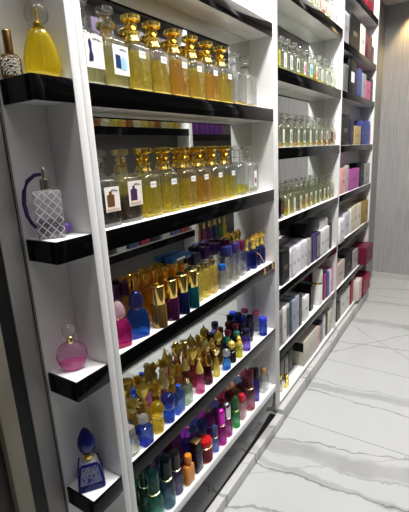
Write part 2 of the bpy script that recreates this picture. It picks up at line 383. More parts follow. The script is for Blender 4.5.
t = decanter(.052, S[1], 'clear decanter with dark heel-shaped picture label, upper shelf beside white divider', Pale, .118, False, False); photo_label(t, .062, .080, .082, 'heel', (.86, .80, .79), .003)
t = decanter(.145, S[1], 'clear round-stoppered decanter with navy and pale-blue picture label, upper decanter shelf', Pale, .118, False, False); photo_label(t, .060, .076, .074, 'boxes', (.88, .88, .86), .006)
gg = 'gold-stoppered oil decanters'
for i, (y, liq, lv) in enumerate(((.250, Yel2, .112), (.345, YG, .10), (.452, Amb, .118), (.556, Yel2, .105), (.660, Amb, .10), (.764, Yel, .112))):
    decanter(y, S[1], '%s gold-stoppered decanter from the left on the upper decanter shelf, white price tag' % ORD[i].replace('first', 'leftmost'), liq, lv, group=gg, tagy=-.008+.006*(i % 3))
AmbLow = glass((.9, .62, .15), .3, .2)
t = decanter(.880, S[1], 'clear decanter with amber dregs right of the gold-stoppered ones, upper shelf', AmbLow, .018, False, False)
t = decanter(.978, S[1], 'nearly empty clear decanter beside a small labelled bottle, upper shelf right end', AmbLow, .013, False, False)
# second shelf
t = decanter(.058, S[2], 'clear decanter with brown-bottle picture label, second shelf beside white divider', DarkOil, .045, False, False); photo_label(t, .056, .070, .078, 'brown', (.82, .77, .74), .004)
t = decanter(.152, S[2], 'clear decanter of near-black oil with purple-bottle picture label, second shelf', DarkOil, .075, False, False); photo_label(t, .060, .074, .085, 'purple', (.80, .75, .72), .006)
for i, (y, liq, lv) in enumerate(((.254, YG, .10), (.356, Yel2, .10), (.466, Yel2, .105), (.568, Amb, .11), (.666, Yel, .10), (.766, Yel2, .10))):
    decanter(y, S[2], '%s gold-stoppered decanter from the left on the second shelf, white price tag' % ORD[i].replace('first', 'leftmost'), liq, lv, group=gg, tagy=-.010+.007*(i % 3))
decanter(.880, S[2], 'clear decanter one-third full of pale yellow oil, second shelf near right end', Yel2, .045, False, False)
t = decanter(.980, S[2], 'clear decanter with a narrow reddish-marked label, right end of second shelf', Pale, .02, False, False)
pl = part(t, 'paper_label', 'narrowlab', lambda: MB().box(.0408, .0414, -.012, .014, .03, .10), plain('label_paper2', (.84, .83, .8), .5)); part(pl, 'printed_picture', 'reddot', lambda: MB().poly([(-.006, .045), (.008, .045), (.008, .066), (-.006, .066)], .0414), paint((.35, .05, .06)))

# small labelled bottle (middle bay)
def sm_body(): return MB().loft([(0, .058, .056, 6), (.003, .062, .060, 6), (.094, .062, .060, 6), (.108, .046, .045, 3), (.118, .026, .026, 2), (.134, .024, .024, 2), (.138, .030, .030, 2), (.142, .030, .030, 2)], 24, flute=.04, smooth=False)
def sm_stop(): return MB().lathe([(.008, .1425), (.012, .147), (.009, .152), (.022, .156), (.025, .162), (.022, .170), (.010, .173)], 16)
def sm_oil(h): return MB().loft([(.006, .050, .048, 6), (.008, .054, .052, 6), (h, .054, .052, 6)], 16)
def small_bottle(y, z, label, oil, lv, labc=(.86, .86, .85), pic=(.05, .05, .06), lw=.026, lh=.068, sc=1.0, x=-.058, group=None, body=None):
    y = min(max(y, Y2+.036), Y3-.034)
    t = thing('labelled_bottle', label, 'perfume bottle', (x, y, z), 0, group); t.scale = (sc, sc, sc)
    if oil is DarkOil: body = glass((.03, .02, .02), .3, .35)
    part(t, 'glass_body', 'sm_body', sm_body, body or CLEAR2); part(t, 'oil', ('smoil', lv), lambda: sm_oil(lv), oil)
    part(t, 'stopper', 'sm_stop', sm_stop, CLEAR)
    pl = part(t, 'paper_label', ('smlab', lw, lh), lambda: MB().box(.0312, .0318, -lw/2, lw/2, .022, .022+lh), paint(labc, .5))
    part(pl, 'printed_picture', ('smpic', lw, lh), lambda: MB().poly([(-lw*.32, .022+lh*.15), (lw*.32, .022+lh*.15), (lw*.32, .022+lh*.66), (lw*.12, .022+lh*.72), (lw*.12, .022+lh*.85), (-lw*.14, .022+lh*.85), (-lw*.14, .022+lh*.72), (-lw*.32, .022+lh*.66)], .0318, .0005), paint(pic))
    return t
W = (.72, .72, .71)
oils = {'g': YG, 'y': Yel2, 'a': Amb, 'p': Pale, 'd': DarkOil, 'r': glass((.7, .3, .2), .3, .15), 'o': glass((.9, .5, .08), .3, .22)}
cn = {'g': 'green-yellow', 'y': 'yellow', 'a': 'amber', 'p': 'pale', 'd': 'dark', 'r': 'reddish', 'o': 'orange'}
def bay2row(zk, shelfname, rows):
    n = len(rows)
    for i, (y, o, lv, labc, pic, desc, lw) in enumerate(rows):
        where = '%s from left' % ORD[i] if i else 'leftmost'
        small_bottle(y, ZB[zk], '%s-oil bottle, %s, %s, middle bay %s' % (cn[o], desc, where, shelfname), oils[o], lv, labc, pic, lw, group='clear labelled bottles on the %s' % shelfname, sc=1.03 if zk == 'C' else 1.0)
bay2row('A', 'top shelf', [(1.6164, 'p', .03, W, (.5, .3, .1), 'brown-marked label', .03), (1.7051, 'r', .04, W, (.5, .08, .1), 'red-marked label', .03), (1.8084, 'y', .04, W, (.1, .1, .15), 'black-marked label', .03), (1.9100, 'p', .03, (.8, .5, .5), (.4, .05, .1), 'pink label', .03), (2.0187, 'r', .05, W, (.45, .05, .06), 'dark red-marked label', .03), (2.1360, 'p', .04, W, (.2, .3, .2), 'green-marked label', .03), (2.2501, 'y', .03, (.85, .7, .7), (.5, .1, .2), 'rosy label', .03)])
bay2row('B', 'second shelf', [(1.2810, 'g', .088, (.5, .5, .1), (.3, .3, .05), 'olive label', .02), (1.3573, 'p', .03, W, (.4, .4, .4), 'tall white label', .036), (1.4413, 'p', .03, W, (.3, .3, .35), 'white label with grey mark', .034), (1.5400, 'p', .03, (.8, .78, .75), (.03, .03, .03), 'label with black square', .034), (1.6496, 'y', .03, W, (.65, .15, .35), 'label with pink mark', .034), (1.7592, 'p', .03, (.55, .78, .82), (.05, .35, .45), 'teal label', .038), (1.8605, 'a', .05, (.8, .7, .65), (.5, .15, .1), 'label with rust-red mark', .03), (1.9693, 'y', .03, W, (.5, .5, .5), 'plain white label', .034), (2.0667, 'p', .025, W, (.3, .2, .3), 'label with mauve mark', .03), (2.1705, 'p', .02, W, (.10, .10, .25), 'label with dark navy mark', .03), (2.2733, 'p', .02, W, (.2, .25, .3), 'label with slate mark', .03)])
bay2row('C', 'third shelf', [(1.3280, 'o', .02, (.80, .80, .72), (.7, .7, .6), 'faint label', .02), (1.4344, 'p', .03, W, (.25, .25, .25), 'tall label with grey figure', .03), (1.5497, 'o', .025, W, (.2, .2, .2), 'label with charcoal figure', .026), (1.6492, 'y', .03, W, (.04, .04, .06), 'label with black bottle picture', .03), (1.7558, 'g', .028, W, (.55, .55, .5), 'label with beige figure', .03), (1.8704, 'p', .02, W, (.05, .05, .06), 'label with slim black figure', .028), (1.9791, 'a', .03, W, (.3, .15, .1), 'label with brown figure', .03), (2.0954, 'a', .03, W, (.08, .08, .12), 'label with inky figure', .03), (2.2081, 'r', .04, (.25, .03, .05), (.1, .01, .02), 'dark red label', .036), (2.3130, 'p', .03, W, (.4, .1, .1), 'label with red figure', .026)])
bay2row('D', 'fourth shelf', [(1.3069, 'd', .085, (.06, .05, .05), (.22, .03, .04), 'black label', .044), (1.3996, 'g', .035, (.75, .75, .6), (.5, .5, .3), 'faint greenish label', .02), (1.4925, 'g', .03, W, (.4, .45, .5), 'white label with blue-grey mark', .03), (1.5987, 'r', .03, W, (.45, .2, .2), 'label with brick mark', .03), (1.6945, 'y', .025, (.8, .6, .55), (.5, .2, .15), 'salmon label', .03), (1.7851, 'g', .03, W, (.05, .05, .08), 'label with black mark', .03), (1.8767, 'g', .03, W, (.3, .3, .5), 'label with violet-grey mark', .03), (1.9697, 'y', .03, W, (.03, .03, .04), 'label with tall black mark', .03), (2.0677, 'p', .03, W, (.5, .4, .3), 'label with tan mark', .028), (2.1544, 'g', .025, W, (.2, .2, .2), 'label with small grey mark', .028), (2.2283, 'g', .035, W, (.1, .12, .1), 'label with dark green mark', .026), (2.3400, 'g', .03, W, (.3, .25, .2), 'label with umber mark', .026)])

# ------------------------------------------------------------------ niche bottles
RZ = -.64
t = thing('perfume_bottle', 'large teardrop bottle of bright yellow perfume with clear dome cap, top niche', 'perfume bottle', (-.047, -.092, N[0]), RZ)
part(t, 'glass_body', 'n1body', lambda: MB().loft([(0, .030, .058), (.004, .038, .072), (.02, .044, .083), (.042, .044, .082), (.068, .040, .070), (.09, .034, .054), (.102, .026, .038), (.108, .018, .020)], 28, 2.3), glass((.95, .76, .03), .35, .40))
part(t, 'facet_ridge', 'n1ridge', lambda: MB().tube([(.018, -.018, .098), (.0222, -.030, .06), (.0215, -.034, .02)], .0012, 5).tube([(.018, .018, .098), (.0222, .030, .06), (.0215, .034, .02)], .0012, 5).tube([(.0190, 0, .098), (.0232, .004, .05), (.0225, .004, .01)], .0010, 5), glass((.97, .85, .25), .4, .2))
part(t, 'neck_collar', 'n1col', lambda: MB().lathe([(.0115, .108), (.0125, .110), (.0125, .117), (.010, .119)]), M_gold)
cp = part(t, 'cap', 'n1cap', lambda: MB().lathe([(.017, .119), (.024, .124), (.0275, .135), (.026, .147), (.020, .157), (.008, .161)], 20), glass((.96, .95, .92), .5, .05), label='clear dome cap')
part(cp, 'spray_nozzle', 'n1noz', lambda: MB().lathe([(.0055, .120), (.0055, .148), (.003, .150)], 12), M_gold)
t = thing('perfume_bottle', 'small square bottle with swirl-engraved silver face and bronze cap, top niche', 'perfume bottle', (-.094, -.143, N[0]), RZ); t.scale = (1.05, 1.05, 1.2)
part(t, 'glass_body', 'n1sbody', lambda: MB().loft([(0, .026, .040, 6), (.003, .028, .044, 6), (.034, .028, .044, 6), (.042, .022, .032, 4), (.045, .016, .016, 2)], 20), glass((.32, .22, .12), .3, .25))
part(t, 'engraved_face', 'n1sface', lambda: MB().box(.0141, .0149, -.0185, .0185, .005, .035, .0004), engraved('swirl_engraving', (.06, .05, .04), (.75, .72, .66), 60))
part(t, 'cap', 'n1scap', lambda: MB().lathe([(.008, .0455), (.0095, .046), (.0095, .083), (.0085, .085)], 16), plain('bronze_metal', (.45, .27, .12), .2, 1.0))

t = thing('atomizer_bottle', 'square cut-crystal atomizer with purple squeeze bulb and hose, second niche down', 'perfume bottle', (-.066, -.120, N[1]), RZ); t.scale = (1.1, 1.22, 1.36)
part(t, 'glass_body', 'n2body', lambda: MB().box(-.024, .024, -.0275, .0275, 0, .088, .004), glass((.95, .95, .97), .5, .30))
part(t, 'perfume', 'n2liq', lambda: MB().box(-.021, .021, -.024, .024, .006, .034, .002), glass((.10, .06, .14), .2, .3), label='dark purple perfume filling the lower third')
def lattice():
    m = MB()
    def seg(a, b):
        for x in (.0242,): m.tube([(x, a[0], a[1]), (x, b[0], b[1])], .0011, 5)
    w, h = .026, .085
    for k in range(-5, 6):
        c = k*.0175
        pts = []
        for sgn in (1, -1):
            y0, y1 = -w, w; z0 = .043 + c + sgn*(y0); z1 = .043 + c + sgn*(y1)
            # clip to 2..85 mm
            def clip(ya, za, yb, zb):
                lo, hi = .002, .086
                def at(z): return ya + (yb-ya)*(z-za)/(zb-za)
                P = [(ya, za), (yb, zb)]; P.sort(key=lambda p: p[1])
                if P[1][1] <= lo or P[0][1] >= hi: return None
                a = P[0] if P[0][1] >= lo else (at(lo), lo); b = P[1] if P[1][1] <= hi else (at(hi), hi)
                return a, b
            r = clip(y0, z0*1.0, y1, z1)
            if r: seg(*r)
    return m
part(t, 'cut_lattice', 'n2lat', lattice, glass((.97, .97, .98), .2, .5))
part(t, 'spray_head', 'n2head', lambda: MB().lathe([(.011, .088), (.0115, .090), (.0115, .107), (.009, .109), (.0045, .110), (.0045, .124), (.003, .127), (.001, .130)], 16), plain('pale_bronze_head', (.80, .74, .66), .15, 1.0))
hs = part(t, 'hose', 'n2hose', lambda: MB().tube([(0, -.005, .117), (0, -.018, .116), (-.002, -.033, .106), (-.004, -.042, .088), (-.005, -.0455, .066), (-.005, -.043, .044), (-.004, -.037, .030), (-.004, -.029, .020)], [.003, .0035, .004, .0042, .0042, .004, .0035, .003], 8), plain('purple_cord', (.07, .03, .16), .45))
part(t, 'squeeze_bulb', 'n2bulb', lambda: MB().ball((-.030, .030, .011), .0105).tube([(-.030, .030, .011), (-.022, .020, .011)], .003, 6), plain('purple_bulb', (.20, .10, .45), .4))

t = thing('perfume_bottle', 'round flat pink glass bottle with clear crystal cap, third niche down', 'perfume bottle', (-.064, -.116, N[2]), RZ); t.scale = (1, .97, 1.22)
part(t, 'glass_body', 'n3body', lambda: MB().loft([(.0, .014, .026), (.002, .020, .038), (.008, .026, .060), (.018, .029, .076), (.032, .030, .082), (.044, .029, .077), (.055, .026, .062), (.063, .020, .040), (.067, .014, .016), (.070, .013, .014)], 28, 2.0), glass((.93, .55, .76), .4, .2))
part(t, 'perfume', 'n3liq', lambda: MB().loft([(.004, .016, .034), (.010, .022, .060), (.018, .024, .070), (.026, .025, .074)], 24), glass((.90, .22, .58), .3, .4), label='rose pink perfume in the lower part')
part(t, 'rim_band', 'n3rim', lambda: MB().tube([(0, .0415*math.cos(a), .0375+.0345*math.sin(a)) for a in [PI*2*k/28 - PI/2+.25 for k in range(28)]], .0016, 6), glass((.75, .20, .50), .3, .4))
part(t, 'neck_collar', 'n3col', lambda: MB().lathe([(.0095, .068), (.0105, .070), (.0105, .083), (.008, .085)]), M_palegold)
part(t, 'cap', 'n3cap', lambda: MB().lathe([(.012, .0852), (.018, .089), (.021, .098), (.019, .107), (.012, .113), (.004, .115)], 10, False), glass((.95, .93, .92), .5, .1))

t = thing('crystal_bottle', 'blue crystal pyramid bottle with pointed flame stopper, bottom niche', 'perfume bottle', (-.066, -.111, N[3]), RZ); t.scale = (1.04, 1.12, 1.32)
BLUEG = glass((.02, .03, .40), .4, .4)
part(t, 'crystal_base', 'n4base', lambda: MB().loft([(0, .066, .070, 9), (.003, .068, .072, 9), (.016, .064, .068, 9)], 28), BLUEG)
b = part(t, 'crystal_body', 'n4body', lambda: MB().loft([(.016, .062, .066, 9), (.058, .044, .048, 9), (.064, .036, .040, 9), (.066, .020, .020, 2)], 28), glass((.86, .88, .97), .5, .42))
def n4facets():
    m = MB(); rnd = random.Random(4)
    for i in range(22):
        z = .021+.033*rnd.random(); hw = .028 - (z-.016)*.22; y = (rnd.random()*2-1)*hw*.85; x = .0315-(z-.016)*.21
        m.tube([(x, y, z), (x-.0006, y+(rnd.random()-.5)*.014, z+(rnd.random()-.3)*.012)], .0011, 5)
    return m
part(b, 'cut_facets', 'n4fac', n4facets, glass((.12, .14, .55), .3, .4))
for q, (sx, sy) in enumerate(((1, -1), (1, 1), (-1, -1), (-1, 1))):
    part(b, 'blue_edge', ('n4edge', q), lambda: MB().tube([(sx*.0300, sy*.0320, .017), (sx*.0215, sy*.0233, .058)], .0028, 6), BLUEG)
part(b, 'top_edge', 'n4top', lambda: MB().tube([(.021, -.022, .060), (.021, .022, .060)], .003, 6), BLUEG)
part(t, 'neck_collar', 'n4col', lambda: MB().lathe([(.012, .065), (.0145, .068), (.0145, .074), (.010, .077), (.008, .080)]), M_gold)
part(t, 'stopper', 'n4stop', lambda: MB().lathe([(.006, .078), (.015, .084), (.0225, .097), (.0235, .108), (.020, .123), (.012, .137), (.002, .147)], 10, False), plain('sapphire_stopper', (.010, .015, .16), .08, spec=.8), label='pointed dark blue flame stopper')

# ------------------------------------------------------------------ third shelf: sprays
def generic(name, label, x, y, z, secs, gmat, cap=None, capm=None, capfac=True, n=2.0, seg=18, rz=0, collar=None, colm=None, liquid=None, liqm=None, group=None, key=None, cat='perfume bottle', capname='cap'):
    t = thing(name, label, cat, (x, y, z), rz, group)
    k = key or ('gen', tuple(map(tuple, secs)), n)
    part(t, 'glass_body', ('gb',)+k if isinstance(k, tuple) else ('gb', k), lambda: MB().loft(secs, seg, n), gmat)
    if liquid: part(t, 'perfume', ('lq', tuple(map(tuple, liquid)), n), lambda: MB().loft(liquid, seg, n), liqm)
    if collar: part(t, 'neck_collar', ('cl', tuple(map(tuple, collar))), lambda: MB().lathe(collar), colm or M_gold)
    if cap: part(t, capname, ('cp', tuple(map(tuple, cap)), capfac), lambda: MB().lathe(cap, 18 if capfac else 8, capfac), capm)
    return t
Z = S[3]
fl = [(0, .034, .052, 5), (.003, .037, .056, 5), (.035, .040, .060, 5), (.066, .036, .053, 5), (.086, .030, .042, 5), (.090, .024, .026, 2), (.094, .022, .022, 2)]
fac = [(.0175, .0945), (.0215, .099), (.0225, .110), (.0195, .128), (.012, .142), (.006, .146)]
generic('perfume_bottle', 'magenta faceted bottle with pale pink crystal cap, left end of spray shelf', -.042, .050, Z, [(z, a*1.1, b*1.14, n) for z, a, b, n in fl], glass((.72, .03, .26), .4, .3), fac, glass((.93, .66, .74), .3, .4), False, rz=-.4, collar=[(.0135, .0895), (.0140, .0945)], colm=M_palegold)
generic('perfume_bottle', 'cobalt blue faceted bottle with blue jewel cap beside the magenta one', -.040, .130, Z, [(z*1.06, a*1.1, b*1.2, n) for z, a, b, n in fl], glass((.02, .14, .70), .4, .3), [(r*1.08, z*1.06) for r, z in fac], glass((.04, .08, .45), .5, .3), False, rz=-.4, collar=[(.0145, .0952), (.0150, .1004)], colm=M_silver)
cyl = [(0, .050, .050), (.002, .055, .055), (.078, .055, .055), (.081, .051, .051)]
ccap = [(.0235, .0815), (.0245, .083), (.0245, .146), (.0225, .148)]
for i, (y, c, nm) in enumerate(((.226, (.55, .36, .12), 'bronze'), (.296, (.22, .04, .18), 'plum'), (.360, (.03, .05, .20), 'navy'), (.424, (.02, .28, .32), 'teal'))):
    generic('spray_bottle', '%s cylinder spray with tall gold cap in front row of spray shelf' % nm, -.030, y, Z, cyl, plain(nm+'_lacquer', tuple(v*.7 for v in c), .10, .75, .5), ccap, M_gold, collar=None, group='gold-capped cylinder sprays')
# amber rectangular bottles behind
rect = [(0, .030, .040, 6), (.002, .032, .044, 6), (.118, .032, .044, 6), (.124, .026, .036, 5), (.126, .016, .016, 2), (.130, .016, .016, 2)]
rcap = [(.010, .130), (.0125, .132), (.0125, .172), (.011, .174)]
AM = glass((.90, .50, .05), .3, .30); AMC = plain('amber_gold_cap', (1.0, .58, .14), .16, .85)
for i, y in enumerate((.185, .238, .291, .344, .397, .450)):
    generic('perfume_bottle', '%s tall amber bottle with gold cap behind the cylinder sprays' % (['leftmost', 'second', 'third', 'fourth', 'fifth', 'rightmost'][i]), -.094, y, Z, rect, AM, rcap, AMC, group='tall amber bottles on the spray shelf')
for i, y in enumerate((.052, .096, .140)):
    generic('perfume_bottle', '%s clear bottle with dark plum cap behind the magenta bottle' % ['leftmost', 'middle', 'rightmost'][i], -.098, y, Z, [(z, a*.9, b*.8, n) for z, a, b, n in rect], CLEAR, [(r*1.25, z) for r, z in rcap], plain('plum_cap', (.06, .01, .06), .3), group='plum-capped clear bottles')
YGc = glass((.86, .74, .16), .3, .22)
for i, (x, y) in enumerate(((-.042, .484), (-.042, .536), (-.040, .588))):
    generic('perfume_bottle', ['first', 'second', 'third'][i] + ' slim yellow-gold bottle right of the teal spray', x, y, Z, [(z*.95, a, b*.9, n) for z, a, b, n in rect], YGc if i != 2 else glass((.85, .6, .15), .3, .25), [(r*.9, .124+(z-.130)*.5) for r, z in rcap], M_palegold, group='slim yellow-gold bottles')
bx = [(0, .036, .048, 7), (.002, .038, .052, 7), (.088, .038, .052, 7), (.092, .034, .046, 6), (.094, .018, .018, 2), (.098, .018, .018, 2)]
def cube_cap(t, w, z0, h, mat): part(t, 'cap', ('cube', w, z0, h), lambda: MB().box(-w/2, w/2, -w*.6, w*.6, z0, z0+h, .003), mat)
PURP = plain('purple_cap', (.07, .03, .17), .2, coat=.4); NAVY = plain('navy_cap', (.03, .04, .16), .2, coat=.4); BURG = plain('burgundy_cap', (.14, .02, .06), .2, coat=.4)
for i, (x, y, cm, sc, nm) in enumerate(((-.030, .650, plain('blue_cap', (.02, .12, .42), .15, coat=.5), .85, 'small clear block bottle with bright blue cap, front of spray shelf'), (-.044, .716, NAVY, 1.3, 'clear block bottle with navy cube cap, spray shelf'), (-.044, .786, PURP, 1.3, 'clear block bottle with purple cube cap between navy and burgundy caps'), (-.050, .860, BURG, 1.25, 'clear block bottle with burgundy cube cap near the tasselled bottles'),
        (-.094, .540, NAVY, 1.35, 'back-row clear block bottle with indigo cube cap behind yellow-gold bottles'), (-.094, .620, PURP, 1.4, 'back-row clear block bottle with violet cube cap, left of pair'), (-.094, .700, PURP, 1.4, 'back-row clear block bottle with violet cube cap, right of pair'), (-.094, .780, BURG, 1.4, 'back-row clear block bottle with wine cube cap'))):
    t = thing('block_bottle', nm, 'perfume bottle', (x, y, Z), 0, 'clear block bottles with cube caps'); t.scale = (sc*.78, sc*.92, sc)
    part(t, 'glass_body', 'bxbody', lambda: MB().loft(bx, 20), CLEAR); part(t, 'perfume', 'bxliq', lambda: MB().loft([(.006, .030, .043, 7), (.05, .030, .043, 7)], 16), glass((.92, .90, .80), .3, .1))
    cube_cap(t, .034, .0982, .034 if sc > .9 else .03, cm)
# lying blue carton on the back row
t = thing('perfume_box', 'flat bright blue carton lying on top of the amber bottles, spray shelf', 'box', (-.0935, .435, Z+.1745), .03)
part(t, 'carton_body', 'bluecarton', lambda: MB().box(-.019, .019, -.062, .062, 0, .022, .001), paint((.03, .16, .50), .3)); part(t, 'printed_mark', 'bluemark', lambda: MB().box(.0191, .0195, -.035, .02, .007, .014), M_tag)
def fig_top(kind):
    m = MB()
    if kind == 'bow':
        m.lathe([(.010, 0), (.012, .004), (.008, .010), (.007, .014)], 12)
        m.petals((0, 0, .012), 4, .030, .022, .9, -.7, .4); m.petals((0, 0, .014), 4, .026, .018, .35, .5, 0); m.ball((0, 0, .020), .008)
    elif kind == 'lotus':
        m.lathe([(.010, 0), (.013, .003), (.009, .009), (.006, .012)], 12)
        m.petals((0, 0, .010), 8, .034, .016, .95, .3, 0); m.petals((0, 0, .012), 6, .030, .015, .5, .4, .3); m.petals((0, 0, .014), 5, .024, .012, .12, .4, 0)
    elif kind == 'ball':
        m.lathe([(.009, 0), (.011, .003), (.007, .007)], 12); m.ball((0, 0, .024), .0185); m.lathe([(.003, .042), (.004, .045), (.001, .051)], 8)
    elif kind == 'cone':
        m.lathe([(.010, 0), (.016, .003), (.017, .012), (.011, .030), (.006, .046), (.004, .052), (.006, .056), (.001, .064)], 14)
    elif kind == 'crown':
        m.lathe([(.012, 0), (.016, .003), (.015, .010), (.012, .013)], 14); m.petals((0, 0, .010), 6, .026, .014, .35, -.1, 0); m.ball((0, 0, .022), .011)
    elif kind == 'cup':
        m.lathe([(.008, 0), (.009, .006), (.006, .012), (.014, .020), (.021, .030), (.023, .042), (.019, .043), (.012, .034)], 16)
    elif kind == 'bell':
        m.lathe([(.012, 0), (.019, .002), (.020, .016), (.014, .026), (.010, .040), (.013, .044), (.010, .050), (.002, .053)], 14)
    return m
tass = lambda: MB().lathe([(.0015, -.030), (.0035, -.030), (.0035, -.022), (.002, -.019), (.0032, -.016), (.001, -.012)], 10).tube([(0, 0, -.014), (-.004, 0, .010), (-.020, 0, .030), (-.044, 0, .040)], .0011, 5)
vase = [(0, .030, .034, 4), (.002, .034, .038, 4), (.075, .036, .040, 4), (.088, .028, .030, 3), (.094, .018, .018, 2), (.098, .018, .018, 2)]
for i, (x, y) in enumerate(((-.060, .930), (-.048, .984), (-.056, 1.040), (-.052, 1.088))):
    t = thing('ornate_bottle', '%s navy bottle with gold bow top, right end of spray shelf' % ['leftmost', 'second', 'third', 'rightmost'][i] + (' with hanging gold tassel' if i in (1, 3) else ''), 'perfume bottle', (x, y, Z), 0, 'navy bottles with gold bow tops')
    part(t, 'glass_body', 'vase', lambda: MB().loft(vase, 18), glass((.03, .04, .28), .25, .35)); part(t, 'ornate_cap', 'figbow', lambda: fig_top('bow'), M_orn, (0, 0, .098), label='gold bow-shaped cap').scale = (1.15, 1.12, 1.8)
    if i in (1, 3): part(t, 'tassel', 'tassel', tass, plain('gold_thread', (.72, .42, .14), .5), (.0575, .008, .020)).scale = (1.25, 1.25, 1.6)

# ------------------------------------------------------------------ fourth shelf: figurine tops
Z = S[4]
rb = [(0, .030, .030), (.003, .036, .036), (.030, .040, .040), (.046, .036, .036), (.054, .020, .020), (.060, .018, .018)]
slab = [(0, .022, .046, 6), (.002, .024, .050, 6), (.070, .024, .050, 6), (.076, .018, .040, 4), (.080, .014, .014, 2), (.085, .014, .014, 2)]
cyl2 = [(0, .036, .036), (.002, .040, .040), (.058, .040, .040), (.062, .030, .030), (.064, .020, .020), (.068, .020, .020)]
vs2 = [(0, .034, .034), (.003, .038, .038), (.02, .040, .040), (.055, .030, .030), (.075, .024, .024), (.085, .020, .020)]
def orn(nm, label, x, y, secs, gm, kind, cm, h, n=2.0, sc=(1, 1, 1), z=None, group=None, rz=0):
    t = thing(nm, label, 'perfume bottle', (x, y, Z if z is None else z), rz, group)
    if x < -.07: t.scale = (1, 1, 1.17)
    part(t, 'glass_body', ('ob', tuple(map(tuple, secs)), n), lambda: MB().loft(secs, 18, n), gm)
    c = part(t, 'ornate_cap', 'fig'+kind, lambda: fig_top(kind), cm, (0, 0, h)); c.scale = sc
    return t
ball_cap = [(.010, .0605), (.016, .064), (.022, .074), (.0235, .084), (.021, .096), (.012, .105), (.003, .108)]
t = generic('perfume_bottle', 'clear cut-glass bottle with grey square cap, front left end of figurine shelf', -.036, .036, Z, [(0, .036, .044, 4), (.003, .042, .050, 4), (.048, .044, .052, 4), (.060, .034, .040, 3), (.066, .022, .022, 2), (.070, .022, .022, 2)], glass((.86, .88, .86), .5, .12))
part(t, 'cap', 'greycap', lambda: MB().box(-.014, .014, -.014, .014, .070, .100, .003), plain('grey_cap', (.22, .21, .19), .4))
part(t, 'cut_facets', 'cutf', lambda: MB().tube([(.022, -.016, .012), (.0222, .012, .044)], .0014, 5).tube([(.022, .016, .010), (.0222, -.010, .046)], .0014, 5).tube([(.022, 0, .008), (.0222, .018, .03)], .0014, 5), glass((.85, .80, .25), .3, .4))
t = generic('perfume_bottle', 'deep blue square bottle with clear faceted cap, front left of figurine shelf', -.030, .098, Z, [(z*.9, a*1.9, b*.95, n) for z, a, b, n in slab], glass((.03, .08, .55), .3, .35), [(.010, .0768), (.017, .081), (.020, .092), (.016, .104), (.006, .109)], glass((.9, .92, .95), .45, .2), False)
def globe(label, x, y, c, z=None, sc=1.0, zs=1.0):
    t = thing('globe_bottle', label, 'perfume bottle', (x, y, Z if z is None else z)); t.scale = (sc, sc, sc*zs)
    part(t, 'glass_body', 'globebody', lambda: MB().lathe([(.017, 0), (.0195, .003), (.0195, .040), (.016, .046), (.013, .052)]), glass(c, .3, .4))
    part(t, 'cap', 'globecap', lambda: MB().lathe([(.013, .0525), (.018, .056), (.0235, .067), (.0245, .078), (.022, .090), (.014, .099), (.003, .103)], 20), glass(tuple(min(1, v*1.05+.03) for v in c), .45, .18), label='translucent round dome cap')
    part(t, 'neck_ring', 'globering', lambda: MB().lathe([(.0165, .0462), (.0185, .048), (.0185, .0515), (.0165, .0522)]), glass((.95, .95, .9), .3, .4))
globe('yellow bottle with round yellow globe cap, front of figurine shelf', -.030, .168, (.90, .68, .02), sc=1.12)
globe('royal blue bottle with round blue globe cap, beside the yellow globe bottle', -.030, .232, (.02, .12, .70), sc=1.1)
generic('perfume_bottle', 'tall translucent blue slab bottle, front of figurine shelf', -.026, .292, Z, [(z*1.16, a, b, n) for z, a, b, n in slab], glass((.08, .20, .72), .3, .3), [(.008, .0988), (.010, .100), (.010, .112), (.008, .114)], plain('blue_small_cap', (.03, .08, .4), .25))
generic('perfume_bottle', 'sage green translucent slab bottle between blue slab and pink bottle', -.030, .352, Z, [(z*1.05, a, b*.9, n) for z, a, b, n in slab], glass((.45, .62, .45), .3, .25), [(.008, .090), (.010, .091), (.010, .106), (.008, .108)], M_palegold)
orn('ornate_bottle', 'pink tapering bottle with gold cone cap, front of figurine shelf', -.030, .440, vs2, glass((.80, .14, .42), .3, .35), 'cone', M_orn, .085, sc=(1, 1, 1.1))
orn('ornate_bottle', 'dark maroon bottle with gold bell cap, front of figurine shelf', -.036, .512, vs2, glass((.12, .02, .04), .3, .4), 'bell', plain('antique_gold', (.72, .45, .16), .2, 1.0), .085, sc=(1, 1, 1.3))
orn('ornate_bottle', 'yellow slim bottle with pale gold cup cap, front of figurine shelf', -.034, .576, [(z, a*.8, b*.8) for z, a, b in vs2], glass((.88, .76, .12), .3, .35), 'cup', M_palegold, .085, sc=(.8, .8, 1.0))
t = generic('perfume_bottle', 'bright blue teardrop bottle with clear faceted jewel cap, front of figurine shelf', -.026, .650, Z, [(0, .030, .042), (.004, .036, .050), (.026, .036, .050), (.046, .024, .030), (.056, .014, .014), (.060, .014, .014)], glass((.05, .28, .80), .3, .35), [(.010, .0605), (.017, .066), (.0185, .080), (.014, .092), (.004, .098)], glass((.90, .90, .92), .4, .25), False)
orn('ornate_bottle', 'black bottle with gold ball cap right of the blue teardrop', -.036, .716, [(z*.9, a, b) for z, a, b in cyl2], plain('black_glass', (.012, .01, .012), .08), 'ball', M_orn, .0612)
orn('ornate_bottle', 'yellow-green bottle with gold crown cap left of the violet bottle', -.028, .772, [(z*.85, a*.85, b*.85) for z, a, b in cyl2], glass((.85, .80, .06), .3, .4), 'crown', M_orn, .0578, sc=(1.1, 1.1, 1.4))
generic('perfume_bottle', 'violet cylinder bottle with silver-rimmed navy cap, front right of figurine shelf', -.028, .850, Z, [(z*1.15, a, b) for z, a, b in cyl2], glass((.22, .12, .72), .3, .35), [(.0165, .0785), (.0175, .080), (.0175, .108), (.016, .110)], plain('navy_silver_cap', (.06, .06, .14), .2, .7))
